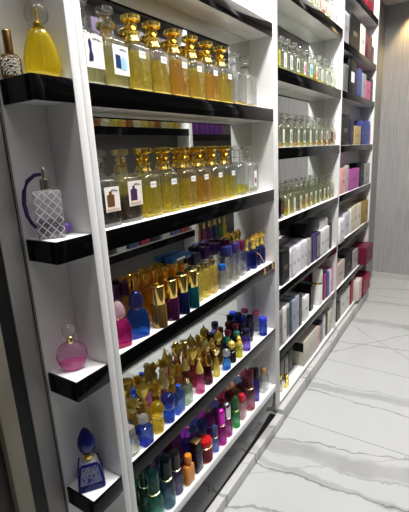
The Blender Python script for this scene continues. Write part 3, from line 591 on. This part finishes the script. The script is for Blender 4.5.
generic('perfume_bottle', 'cobalt jar-like bottle with blue cap, front right end of figurine shelf', -.028, 1.040, Z, [(z*1.05, a*1.05, b*1.05) for z, a, b in cyl2], glass((.03, .08, .60), .3, .4), [(.019, .0718), (.0205, .073), (.0205, .094), (.019, .096)], plain('royal_cap', (.04, .06, .55), .3))
# second row of the figurine shelf
XR = -.084
generic('perfume_bottle', 'clear cube bottle with bright pink cap behind the cobalt jar', XR, 1.070, Z, [(z*1.35, a, b) for z, a, b in cyl2], glass((.5, .5, .65), .3, .2), [(.018, .0922), (.020, .094), (.020, .110), (.018, .112)], plain('hot_pink_cap', (.80, .18, .42), .35))
for i, (x, y, c, hh, nm) in enumerate(((XR, 1.000, (.012, .012, .014), 1.25, 'tall black bottle with black cap behind the cobalt jar'), (-.062, .945, (.02, .018, .02), 1.3, 'tall black bottle with charcoal cap right of the violet bottle'), (XR, .900, (.02, .02, .03), 1.1, 'squat black bottle behind the violet bottle'))):
    generic('perfume_bottle', nm, x, y, Z, [(z*hh, a*.95, b*.95) for z, a, b in cyl2], plain('black_bottle', c, .12), [(.015, .068*hh+.0002), (.0165, .068*hh+.002), (.0165, .068*hh+.028), (.015, .068*hh+.03)], plain('charcoal_cap', (.02, .02, .022), .35))
for (x, y, bc, cc, nm, h) in ((-.076, .740, (.06, .10, .10), (.06, .32, .27), 'dark bottle with sea-green cap, back row right, behind black bottle', 1.15), (-.072, .826, (.08, .12, .12), (.07, .36, .30), 'grey-green bottle with sea-green cap behind the violet bottle', 1.1), (-.094, .785, (.2, .03, .05), (.40, .05, .10), 'maroon bottle with crimson cap between the two green caps', 1.35), (-.098, .866, (.15, .05, .06), (.42, .07, .12), 'maroon bottle with crimson cap behind the violet bottle', 1.35), (-.094, .700, (.10, .10, .16), (.12, .12, .2), 'smoky bottle with slate cap behind the blue teardrop', 1.5), (-.098, .832+.118, (.08, .1, .3), (.04, .10, .62), 'dark bottle with royal blue cap at the back of figurine shelf', 1.5)):
    generic('perfume_bottle', nm, x, y, Z, [(z*h, a*.9, b*.9) for z, a, b in cyl2], glass(bc, .3, .35), [(.0155, .068*h+.0002), (.017, .068*h+.002), (.017, .068*h+.022), (.015, .068*h+.024)], paint(cc, .3))
gem = [(.62, .10, .12), (.30, .16, .04), (.75, .50, .08), (.22, .02, .04), (.45, .28, .06), (.16, .05, .03), (.55, .42, .10), (.70, .16, .36), (.3, .08, .05), (.55, .30, .08)]
gn = ['ruby', 'brown', 'honey', 'garnet', 'tawny', 'dark brown', 'olive gold', 'rose', 'russet', 'copper']
kn = {'lotus': 'open lotus', 'ball': 'ball', 'bell': 'bell', 'cup': 'goblet', 'crown': 'petal crown', 'cone': 'cone', 'bow': 'bow'}
rowb = [(-.078, .100, 'lotus', 6), (-.086, .160, 'cup', 2), (-.076, .218, 'lotus', 4), (-.086, .272, 'bell', 7), (-.074, .312, 'bow', 2), (-.090, .362, 'lotus', 6), (-.078, .414, 'crown', 1), (-.090, .464, 'cup', 0), (-.086, .512, 'bow', 8), (-.082, .566, 'ball', 5), (-.086, .618, 'crown', 4), (-.080, .672, 'ball', 9)]
for i, (x, y, k, g) in enumerate(rowb):
    x = max(x, -.080)
    orn('ornate_bottle', '%s glass bottle with gold %s cap, %s along back row of figurine shelf' % (gn[g], kn[k], ORD[i]), x, y, vs2, glass(gem[g], .3, .35), k, M_orn if i % 3 else M_orn2, .085, sc=(1.08, 1.08, 1.3), rz=i)
globe('small bottle with glossy blue ball cap, back left corner of figurine shelf', -.092, .030, (.05, .22, .62), sc=.9)
globe('small teal-blue bottle with ball cap, second in back row of figurine shelf', -.082, .062+.006, (.06, .30, .62), sc=.85)
t = generic('perfume_bottle', 'small crimson bottle with red cap behind the clear cut-glass bottle', -.066, .016+.004, Z, [(z*.9, a*.6, b*.6) for z, a, b in cyl2], glass((.55, .03, .06), .3, .4), [(.010, .0614), (.011, .063), (.011, .085), (.009, .087)], paint((.45, .04, .06), .25))

# ------------------------------------------------------------------ bottom shelf
Z = S[5]
tall = [(0, .038, .038, 2.4), (.003, .044, .044, 2.4), (.08, .046, .046, 2.4), (.098, .040, .040, 2.2), (.104, .026, .026, 2), (.110, .026, .026, 2)]
tcap = [(.0165, .1102), (.0182, .112), (.0178, .172), (.0150, .186), (.007, .192)]
tcol = [(.0180, .1035), (.0185, .105), (.0185, .109), (.0165, .1102)]
def capped(label, x, y, c, cc, h=1.0, w=1.0, milk=.24, col=M_palegold, metal=0, n=None, name='perfume_bottle'):
    t = thing(name, label, 'perfume bottle', (x, y, Z)); t.scale = (min(1.24, w*1.28), min(1.3, w*1.3), h)
    part(t, 'glass_body', 'tall', lambda: MB().loft(tall, 20), glass(c, .3, milk)); part(t, 'neck_collar', 'tcol', lambda: MB().lathe(tcol), col)
    part(t, 'cap', 'tcap', lambda: MB().lathe(tcap), glass(cc, .25, .40) if not metal else paint(cc, .2, metal))
    return t
capped('emerald bottle with tall green cap and gold collar, front left end of bottom shelf', -.034, .118, (.10, .52, .36), (.03, .34, .22), 1.12, 1.0)
capped('dark green bottle with gold collar behind the emerald one, bottom shelf left', -.086, .128, (.03, .26, .12), (.02, .17, .09), 1.12, 1.0)
capped('slate teal bottle with tall black-green cap, bottom shelf beside emerald bottle', -.034, .190, (.16, .30, .38), (.02, .07, .08), 1.14, .98)
t = capped('purple-grey marbled bottle with grey cap, bottom shelf left of the orange bottle', -.040, .256, (.20, .18, .34), (.22, .24, .22), 1.0, .80)
t = generic('perfume_bottle', 'solid orange rectangular bottle with round orange cap, front of bottom shelf', -.026, .318, Z, [(0, .026, .046, 6), (.002, .028, .050, 6), (.076, .028, .050, 6), (.084, .022, .040, 4), (.087, .018, .018, 2), (.092, .018, .018, 2)], plain('orange_lacquer', (.66, .28, .06), .3), [(.0135, .0922), (.0148, .094), (.0148, .126), (.013, .128)], plain('orange_cap', (.72, .26, .03), .3))
t = thing('perfume_bottle', 'slim black rectangular bottle with gold-topped square cap, bottom shelf', 'perfume bottle', (-.034, .388, Z))
part(t, 'glass_body', 'blk_rect', lambda: MB().box(-.018, .018, -.022, .022, 0, .096, .003), plain('black_violet', (.02, .015, .05), .1)); part(t, 'cap', 'blk_cap', lambda: MB().box(-.016, .016, -.019, .019, .0965, .140, .002), M_dark); part(t, 'cap_top', 'blk_top', lambda: MB().box(-.0165, .0165, -.0195, .0195, .1403, .143, .001), plain('brass_top', (.62, .42, .18), .3, 1.0), label='brass-coloured square top plate')
t = thing('perfume_bottle', 'round ruby jar with glossy red domed lid, front of bottom shelf', 'perfume bottle', (-.0365, .458, Z)); t.scale = (1.1, 1.2, 1.12)
part(t, 'glass_body', 'redjar', lambda: MB().loft([(0, .046, .046), (.004, .056, .056), (.044, .060, .060), (.060, .054, .054), (.064, .048, .048)], 22), glass((.40, .02, .05), .3, .35)); part(t, 'lid', 'redlid', lambda: MB().lathe([(.026, .0645), (.029, .068), (.029, .082), (.025, .090), (.012, .094)], 22), plain('red_lacquer', (.50, .015, .02), .1, coat=.6)); part(t, 'rim_ring', 'redring', lambda: MB().lathe([(.0275, .0605), (.0295, .062), (.0295, .0655), (.027, .067)], 22), M_palegold)
capped('periwinkle blue slim bottle right of the ruby jar, bottom shelf', -.026, .522, (.22, .34, .78), (.30, .42, .80), .68, .58)
capped('magenta figure-like bottle with shiny fuchsia cap, bottom shelf', -.026, .578, (.62, .05, .45), (.70, .06, .55), .92, .78, metal=.6)
capped('plum bottle with silver cap beside the fuchsia bottle, bottom shelf', -.032, .640, (.52, .10, .38), (.70, .72, .72), .88, .82, col=M_silver, metal=1.0)
capped('bright green bottle with round green cap, bottom shelf', -.026, .712, (.10, .50, .18), (.12, .48, .18), .84, .72)
t = generic('perfume_bottle', 'pale rose rectangular bottle with round red cap, bottom shelf right of green bottle', -.030, .784, Z, [(z*1.15, a*1.4, b*.9, n) for z, a, b, n in slab], glass((.78, .52, .56), .3, .35), [(.0155, .0980), (.019, .101), (.0195, .120), (.015, .130), (.005, .133)], plain('red_ball_cap', (.55, .03, .05), .15, coat=.5))
capped('tall dusky rose bottle with maroon shoulder cap, bottom shelf towards right end', -.032, .872, (.52, .20, .24), (.40, .10, .14), 1.12, .95)
t = generic('perfume_bottle', 'slim indigo bottle with black cap, bottom shelf near right end', -.030, .950, Z, [(0, .026, .026), (.002, .029, .029), (.125, .029, .029), (.130, .020, .020)], glass((.10, .08, .55), .3, .4), [(.012, .1302), (.0135, .132), (.0135, .186), (.012, .188)], plain('black_cap', (.015, .015, .03), .3))
t = generic('perfume_bottle', 'clear rectangular bottle with wooden cap, right end of bottom shelf', -.036, 1.050, Z, [(0, .036, .060, 7), (.002, .038, .064, 7), (.082, .038, .064, 7), (.094, .030, .050, 5), (.098, .020, .020, 2), (.104, .020, .020, 2)], glass((.90, .92, .90), .45, .08), [(.012, .1042), (.0145, .106), (.0145, .134), (.013, .136)], plain('wood_cap', (.38, .24, .10), .5))
jewels = [((.62, .03, .55), 'magenta'), ((.14, .10, .70), 'violet-blue'), ((.60, .04, .24), 'crimson'), ((.06, .20, .75), 'sapphire'), ((.75, .05, .60), 'fuchsia'), ((.04, .45, .52), 'teal'), ((.45, .06, .65), 'purple'), ((.50, .08, .22), 'raspberry'), ((.06, .10, .45), 'deep blue'), ((.35, .03, .12), 'wine'), ((.60, .42, .15), 'honey gold'), ((.30, .10, .08), 'russet'), ((.08, .16, .30), 'midnight'), ((.42, .04, .08), 'scarlet')]
for i, (c, nm) in enumerate(jewels):
    y = .215 + i*.0615
    globe('%s glass bottle with round globe cap, %s in back row of bottom shelf' % (nm, ORD[i]), -.0905, y, c, z=Z, sc=1.02, zs=1.0+.35*((i*7) % 4)/3)

# ------------------------------------------------------------------ boxes
def carton(label, x0, x1, y0, y1, z, h, c, fc=None, band=None, group=None, rough=.35, name='perfume_box', metal=0):
    """closed carton; front faces +x: printed front panel, lid seam, tiny mark"""
    if x0 < 0 and y0 > Y2-.05:
        a, b = (Y2+.003, Y3-.003) if (y0+y1)/2 < Y3 else (Y3b+.003, Y4-.003)
        y0, y1 = max(y0, a), min(y1, b)
    if fc is not None and x1 < 0: x1 -= .009*abs(math.sin(37*y0)); h *= 1 - .03*abs(math.sin(91*y1))
    t = thing(name, label, 'box', ((x0+x1)/2, (y0+y1)/2, z), 0, group)
    w, d = (y1-y0), (x1-x0)
    link('carton_body', MB().box(-d/2, d/2, -w/2, w/2, 0, h, .0012).mesh('carton_body'), paint(c, rough, metal), t)
    if fc is not None:
        f = link('front_print', MB().box(d/2+.0001, d/2+.0007, -w/2+.004, w/2-.004, h*.10, h*.90).mesh('front_print'), paint(fc, rough), t)
        link('printed_mark', MB().poly([(-w*.18, h*.42), (w*.18, h*.42), (w*.18, h*.55), (-w*.18, h*.55)], d/2+.0007).mesh('printed_mark'), paint(tuple(v*.6 for v in fc) if sum(fc) > .8 else (.17, .16, .14)), f)
    if band is not None:
        link('side_print', MB().box(-d/2+.005, d/2-.005, -w/2-.0006, -w/2-.0001, h*.58, h*.94).mesh('side_print'), paint(band, rough), t)
    link('lid_flap', MB().box(-d/2+.0015, d/2-.0015, -w/2+.0015, w/2-.0015, h+.0001, h+.0008).mesh('lid_flap'), paint(tuple(min(1, v*.9+.01) for v in c), rough), t)
    return t
def bxrow(z, where, rows, x0=-.108, xf=-.012, grp=None):
    for i, r in enumerate(rows):
        ya, yb, h, c, fc, nm = r[:6]; xx = r[6] if len(r) > 6 else xf
        carton('%s %s' % (nm, where), x0, xx, ya+.0012, yb-.0012, z, h, c, fc, None, grp)
K = (.015, .015, .017); WH = (.80, .79, .80); LI = (.66, .62, .72); GR = (.42, .42, .43); CR = (.74, .70, .60)
bxrow(ZB['E'], 'on the middle bay upper box shelf', [
    (1.2646, 1.3806, .198, K, (.03, .03, .032), 'black carton at the left end'), (1.3806, 1.4280, .178, WH, (.75, .70, .76), 'narrow white and lilac carton, second from left'),
    (1.4280, 1.4989, .180, (.55, .48, .52), WH, 'narrow white carton with maroon edge'), (1.4986, 1.5802, .176, WH, (.82, .81, .82), 'plain white carton, fourth from left'),
    (1.5798, 1.6436, .182, LI, (.72, .70, .78), 'lilac-white carton, fifth from left'), (1.6433, 1.7021, .184, WH, (.70, .70, .74), 'white carton with grey front, sixth from left,'),
    (1.7014, 1.7485, .184, GR, (.5, .5, .5), 'slim grey carton in middle of row'), (1.7485, 1.7971, .176, (.10, .09, .09), (.2, .18, .18), 'slim charcoal carton'),
    (1.7965, 1.8722, .190, (.08, .05, .16), (.12, .08, .2), 'deep violet carton, left of violet pair'), (1.8715, 1.9531, .190, (.07, .05, .13), (.3, .3, .34), 'deep violet carton with silver front, right of pair'),
    (1.9519, 2.0400, .185, WH, (.8, .8, .8), 'white carton right of the violet pair'), (2.0389, 2.1044, .186, (.70, .69, .68), (.78, .77, .76), 'off-white slim carton'),
    (2.1038, 2.1744, .186, WH, (.75, .74, .74), 'white carton, last pale one'), (2.1731, 2.2519, .20, (.05, .05, .05), (.1, .1, .1), 'dark carton at the right end')], grp='cartons on the middle bay upper box shelf')
carton('flat black carton lying on top of the pale cartons, middle bay', -.106, -.030, 1.6988, 1.9631, ZB['E']+.1925, .085, K, None)
carton('flat white carton lying on top of cartons near right end, middle bay', -.106, -.030, 1.9854, 2.1751, ZB['E']+.1875, .060, WH, None)
bxrow(ZB['F'], 'on the middle bay lower box shelf', [
    (1.2170, 1.2816, .225, (.32, .32, .31), (.22, .22, .21), 'grey carton at the left end'), (1.2817, 1.3308, .235, WH, (.7, .69, .68), 'tall white carton, second from left'),
    (1.3309, 1.3850, .228, (.60, .60, .59), (.14, .14, .14), 'white carton with black tapering picture'), (1.3850, 1.4245, .235, (.05, .08, .12), (.04, .06, .10), 'slim dark navy carton'),
    (1.4244, 1.4980, .225, (.30, .34, .42), (.36, .40, .48), 'blue-grey carton'), (1.4977, 1.5531, .225, (.40, .42, .46), (.42, .44, .5), 'pale slate carton'), (1.5529, 1.6048, .222, (.06, .06, .06), (.12, .12, .12), 'slim black carton before the white column')], xf=-.010, grp='cartons on the middle bay lower box shelf')
def colbottle(label, x, y, z, h, r, c, cm):
    t = thing('spray_bottle', label, 'perfume bottle', (x, y, z))
    link('bottle_body', MB().lathe([(r*.9, 0), (r, .003), (r, h*.56), (r*.96, h*.58)]).mesh('bottle_body'), paint(c, .3), t)
    link('gold_band', MB().lathe([(r*.98, h*.581), (r*1.02, h*.59), (r*1.02, h*.62), (r*.98, h*.63)]).mesh('gold_band'), M_gold, t)
    link('cap', MB().lathe([(r*.97, h*.631), (r, h*.64), (r, h*.95), (r*.92, h)]).mesh('cap'), cm, t)
carton('small upright white carton standing left of the white spray bottle, middle bay', -.09, -.012, 1.6538, 1.7502, ZB['F'], .165, WH, (.82, .82, .82))
carton('dark carton behind the small upright white carton, middle bay', -.108, -.03, 1.8348, 1.8963, ZB['F'], .2, K, (.1, .1, .1))
colbottle('tall white spray bottle with gold band and gold-rimmed cap, middle bay lower box shelf', -.050, 2.0110, ZB['F'], .262, .038, (.82, .81, .78), paint((.80, .78, .70), .3))
bxrow(ZB['F'], 'at right end of the middle bay lower box shelf', [(2.0824, 2.1439, .195, (.30, .06, .16), (.35, .08, .2), 'burgundy carton'), (2.1426, 2.2009, .20, (.08, .08, .28), (.1, .1, .34), 'navy blue carton'), (2.1995, 2.2486, .2, (.6, .55, .6), WH, 'slim pale carton'), (2.2471, 2.3318, .195, (.62, .20, .32), (.70, .35, .45), 'rose pink carton')], grp='coloured cartons beside the white spray bottle')
ZG = .118
carton('large cream carton with black panel standing alone, bottom shelf of middle bay', -.094, -.012, 1.6329, 1.9337, ZG, .178, (.60, .57, .48), None, (.02, .02, .02))
for i, (x, y, h) in enumerate(((-.045, 1.245, .17), (-.040, 1.290, .13), (-.022, 1.352, .085))):
    t = thing('vial_bottle', ['tallest clear vial with gold cap beside white divider', 'middle-height clear vial with gold cap', 'shortest gold vial at shelf front'][i] + ', bottom shelf of middle bay', 'perfume bottle', (x, y, ZG))
    link('glass_body', MB().loft([(0, .024, .024), (.002, .027, .027), (h*.55, .027, .027), (h*.6, .014, .014)], 14).mesh('glass_body'), glass((.9, .85, .6), .3, .2) if i < 2 else M_gold, t)
    link('cap', MB().lathe([(.010, h*.605), (.012, h*.62), (.012, h*.97), (.009, h)], 12).mesh('cap'), M_gold, t)
for i, (y, c, h) in enumerate(((1.40, (.10, .10, .09), .16), (1.47, (.2, .2, .18), .15), (1.55, (.12, .12, .12), .165))):
    carton('%s dark grey carton in the back row behind the vials' % ['left', 'middle', 'right'][i], -.112, -.068, y-.032, y+.032, ZG, h, c, tuple(v*1.6 for v in c), group='dark cartons behind the vials')
bxrow(ZG, 'on the middle bay bottom shelf', [(1.9386, 1.9895, .16, (.72, .45, .45), (.7, .4, .42), 'pink-edged carton behind the cream carton'), (1.9934, 2.0690, .165, (.05, .05, .06), (.28, .28, .3), 'black carton with grey front'), (2.0775, 2.1434, .2, (.6, .6, .62), WH, 'slim white carton'), (2.1529, 2.1938, .185, K, (.08, .08, .08), 'slim black carton'), (2.1973, 2.2821, .19, CR, (.70, .68, .58), 'cream carton left of pair'), (2.2863, 2.3694, .192, (.66, .64, .56), (.5, .5, .42), 'cream carton with olive front')], grp='cartons on the middle bay bottom shelf')

# far bay
bxrow(Z3[0], 'on the far bay top shelf', [(2.7856, 3.0150, .20, (.30, .02, .05), (.25, .02, .04), 'dark red carton left'), (3.0602, 3.3236, .18, (.38, .03, .07), (.3, .02, .05), 'crimson carton right')])
bxrow(Z3[1], 'on the far bay shelf, second from top', [(2.4107, 2.5617, .215, GR, (.3, .3, .32), 'grey carton with dark floral front'), (2.5730, 2.8940, .245, K, (.02, .022, .02), 'big black carton'), (2.9200, 3.0875, .235, (.74, .68, .62), (.80, .75, .70), 'ivory carton right of the big black one'), (3.1358, 3.3185, .20, (.12, .03, .05), (.16, .04, .06), 'maroon carton'), (3.3539, 3.4509, .14, K, (.05, .03, .04), 'small black carton at the end')])
bxrow(Z3[2], 'on the far bay third shelf', [(2.4488, 2.5549, .19, (.20, .20, .20), (.12, .12, .12), 'slim grey carton'), (2.5665, 2.7927, .245, K, None, 'tall black carton with white square label'), (2.8119, 2.9058, .205, (.06, .07, .18), (.08, .09, .24), 'navy carton'), (2.9126, 3.0184, .225, (.08, .11, .34), (.10, .14, .42), 'royal blue carton'), (3.0332, 3.1764, .20, (.36, .37, .40), (.42, .43, .45), 'silver-grey carton'), (3.1973, 3.3690, .165, (.66, .10, .24), (.75, .16, .32), 'hot pink carton'), (3.3716, 3.5385, .20, K, (.03, .03, .03), 'black carton right of the pink one')])
y_ = (2.5665+2.7927)/2
tb = [o for o in C.objects if o.get('label', '').startswith('tall black carton with white square label')][0]
link('square_label', MB().box(.0481, .0487, -.05, .05, .085, .16).mesh('square_label'), M_tag, tb)['label'] = 'white square label'
bxrow(Z3[3], 'on the far bay fourth shelf', [(2.4267, 2.6780, .235, K, (.02, .02, .022), 'black carton at left'), (2.6875, 2.8016, .20, (.04, .03, .08), (.05, .04, .1), 'dark indigo carton'), (2.8177, 3.0464, .155, (.50, .38, .16), (.58, .45, .20), 'gold carton'), (3.0584, 3.1831, .205, (.05, .06, .22), (.06, .07, .28), 'navy carton right of the gold one'), (3.1952, 3.4284, .21, (.03, .09, .34), (.03, .10, .42), 'bright blue carton'), (3.4482, 3.6600, .18, (.58, .34, .36), (.66, .40, .42), 'dusty pink carton at right')])
bxrow(Z3[4], 'on the far bay fifth shelf', [(2.4417, 2.5944, .20, (.74, .38, .36), (.80, .44, .42), 'salmon carton'), (2.6069, 2.6902, .215, (.46, .46, .45), (.5, .5, .5), 'slim grey carton'), (2.7010, 3.0511, .175, (.46, .10, .38), (.55, .13, .46), 'magenta carton'), (3.0595, 3.2170, .21, K, (.03, .03, .03), 'black carton right of magenta'), (3.2277, 3.5277, .20, (.34, .34, .34), (.42, .42, .42), 'grey carton with pale stripe')])
bxrow(Z3[5], 'on the far bay sixth shelf', [(2.2957, 2.4958, .185, (.82, .82, .80), (.84, .84, .83), 'big white carton protruding at front left', .012), (2.5994, 2.7874, .20, (.66, .66, .74), (.70, .70, .78), 'pale lilac carton'), (2.7913, 2.8884, .22, CR, (.80, .74, .62), 'cream carton, left of pair'), (2.8966, 3.0378, .225, (.72, .60, .44), (.80, .72, .60), 'peach-cream carton'), (3.0464, 3.1725, .225, CR, (.8, .76, .66), 'cream carton right of pair'), (3.1791, 3.3087, .225, (.42, .27, .08), (.48, .30, .08), 'golden brown carton'), (3.3115, 3.4772, .22, (.36, .25, .08), (.42, .28, .08), 'dark gold carton')])
bxrow(Z3[6], 'on the far bay seventh shelf', [(2.4244, 2.6659, .19, (.62, .50, .46), (.66, .54, .50), 'beige-pink carton'), (2.6709, 2.9252, .22, K, (.02, .02, .025), 'black carton'), (2.9400, 3.1479, .175, (.34, .34, .34), (.5, .52, .54), 'grey carton with pale front'), (3.1733, 3.5197, .165, (.16, .015, .04), (.20, .02, .05), 'large maroon carton sticking out', .05)])
bxrow(ZG, 'on the far bay bottom shelf', [(2.4452, 2.5546, .15, (.08, .08, .08), (.1, .1, .1), 'dark carton at left end'), (2.5623, 2.7211, .20, (.70, .69, .66), (.76, .75, .72), 'pale cream carton'), (2.7292, 2.8671, .205, (.74, .73, .70), (.78, .77, .74), 'off-white carton'), (2.8858, 2.9770, .24, (.30, .02, .06), (.36, .03, .08), 'tall crimson carton'), (3.0001, 3.1316, .20, (.74, .66, .62), (.80, .76, .72), 'white carton with coral edge', .03), (3.1563, 3.5028, .17, (.30, .02, .06), (.36, .03, .08), 'bright crimson carton at right end', .04)])

# ------------------------------------------------------------------ across the aisle (reflections)
k = 0
for y in [1.02 + .078*i for i in range(14)]:
    c = [(.82, .8, .2), (.85, .6, .15), (.6, .3, .12), (.85, .85, .7)][k % 4]
    t = thing('perfume_bottle', '%s small bottle on shelf across the aisle, mirrored above second decanter shelf' % ORD[k], 'perfume bottle', (1.02, y, OL[2]), PI, 'bottles across the aisle'); t.scale = (.75, .8, .75)
    part(t, 'glass_body', 'sm_body', sm_body, glass(c, .3, .25)); part(t, 'stopper', 'sm_stop', sm_stop, CLEAR); k += 1
for i in range(6):
    y = 2.25+i*.085
    carton('%s purple carton across the aisle, mirrored at right of second decanter shelf' % ORD[i], .985, 1.08, y, y+.07, OR[2], .15, (.12, .03, .2), None, group='purple cartons across the aisle')
for i, c in enumerate(((.85, .45, .30), (.75, .15, .4), (.35, .12, .5), (.08, .1, .4), (.1, .4, .2), (.85, .75, .1))):
    t = thing('slender_bottle', '%s slender gold-capped bottle across the aisle, mirrored behind the spray shelf' % ['coral', 'pink', 'purple', 'navy', 'green', 'yellow'][i], 'perfume bottle', (1.01, 2.26+i*.095, OR[4]), 0, 'slender bottles across the aisle')
    part(t, 'glass_body', 'slender', lambda: MB().lathe([(.020, 0), (.023, .003), (.021, .11), (.012, .135), (.010, .15)]), glass(c, .3, .35)); part(t, 'cap', 'slendcap', lambda: MB().lathe([(.011, .1505), (.013, .153), (.013, .195), (.010, .2)]), M_gold)
for i in range(9):
    y = .95+i*.13
    carton('%s mixed carton on the low shelf across the aisle' % ORD[i], .985, 1.08, y, y+.09, OL[4], .16+.03*(i % 3), [(.5, .1, .15), (.1, .1, .12), (.7, .7, .68), (.15, .2, .4)][i % 4], None, group='mixed cartons across the aisle')
for i in range(12):
    y = .9+i*.10
    carton('%s pale carton on the top shelf across the aisle' % ORD[i], .985, 1.08, y, y+.085, OL[1], .2, [(.22, .17, .28), (.26, .24, .30), (.03, .03, .04)][i % 3], None, group='pale cartons across the aisle')

# ------------------------------------------------------------------ lights, camera
def area(name, loc, sx, sy, power, col=(1, .99, .985), rot=(0, 0, 0)):
    L = bpy.data.lights.new(name, 'AREA'); L.shape = 'RECTANGLE'; L.size = sx; L.size_y = sy; L.energy = power; L.color = col
    o = bpy.data.objects.new(name, L); C.objects.link(o); o.location = loc; o.rotation_euler = rot
for i, y in enumerate((-.9, .5, 1.7, 2.85)):
    area('ceiling_lamp', (.80, y, ZH-.01), .25, .9, (10, 44, 30, 13)[i])
for i, y in enumerate((.05, .62, 1.2, 1.8, 2.4, 3.0)):
    L = bpy.data.lights.new('ceiling_downlight', 'AREA'); L.shape = 'DISK'; L.size = .07; L.energy = (15, 15, 13, 11, 9, 7)[i]; L.color = (1, .97, .92)
    o = bpy.data.objects.new('ceiling_downlight', L); C.objects.link(o); o.location = (.62, y, ZH-.012)
L = bpy.data.lights.new('downlight', 'SPOT'); L.energy = 22; L.color = (1, .72, .32); L.spot_size = 1.5; L.spot_blend = .7; L.shadow_soft_size = .03
o = bpy.data.objects.new('downlight', L); C.objects.link(o); o.location = (.19, YW-.09, ZC-.06)
w = bpy.data.worlds.new('world'); bpy.context.scene.world = w; w.use_nodes = True
w.node_tree.nodes['Background'].inputs[0].default_value = (.9, .95, 1, 1); w.node_tree.nodes['Background'].inputs[1].default_value = .3

cam = bpy.data.cameras.new('camera'); co = bpy.data.objects.new('camera', cam); C.objects.link(co)
F = 403.244; cam.sensor_fit = 'VERTICAL'; cam.sensor_height = 24; cam.lens = F*24/512; cam.clip_start = .01
yaw, pit, rol = .5881, -.2489, -.0541
f = Vector((-math.sin(yaw)*math.cos(pit), math.cos(yaw)*math.cos(pit), math.sin(pit)))
r = Vector((math.cos(yaw), math.sin(yaw), 0)); u = r.cross(f)
R = r*math.cos(rol) + u*math.sin(rol); U = -r*math.sin(rol) + u*math.cos(rol)
co.matrix_world = Matrix(((R.x, U.x, -f.x, .8227), (R.y, U.y, -f.y, -.7561), (R.z, U.z, -f.z, 1.55), (0, 0, 0, 1)))
sc = bpy.context.scene; sc.camera = co
sc.view_settings.view_transform = 'Standard'; sc.view_settings.look = 'Medium High Contrast'; sc.view_settings.exposure = 0.0

sc.cycles.max_bounces = 16; sc.cycles.transparent_max_bounces = 48; sc.cycles.transmission_bounces = 16; sc.cycles.glossy_bounces = 8
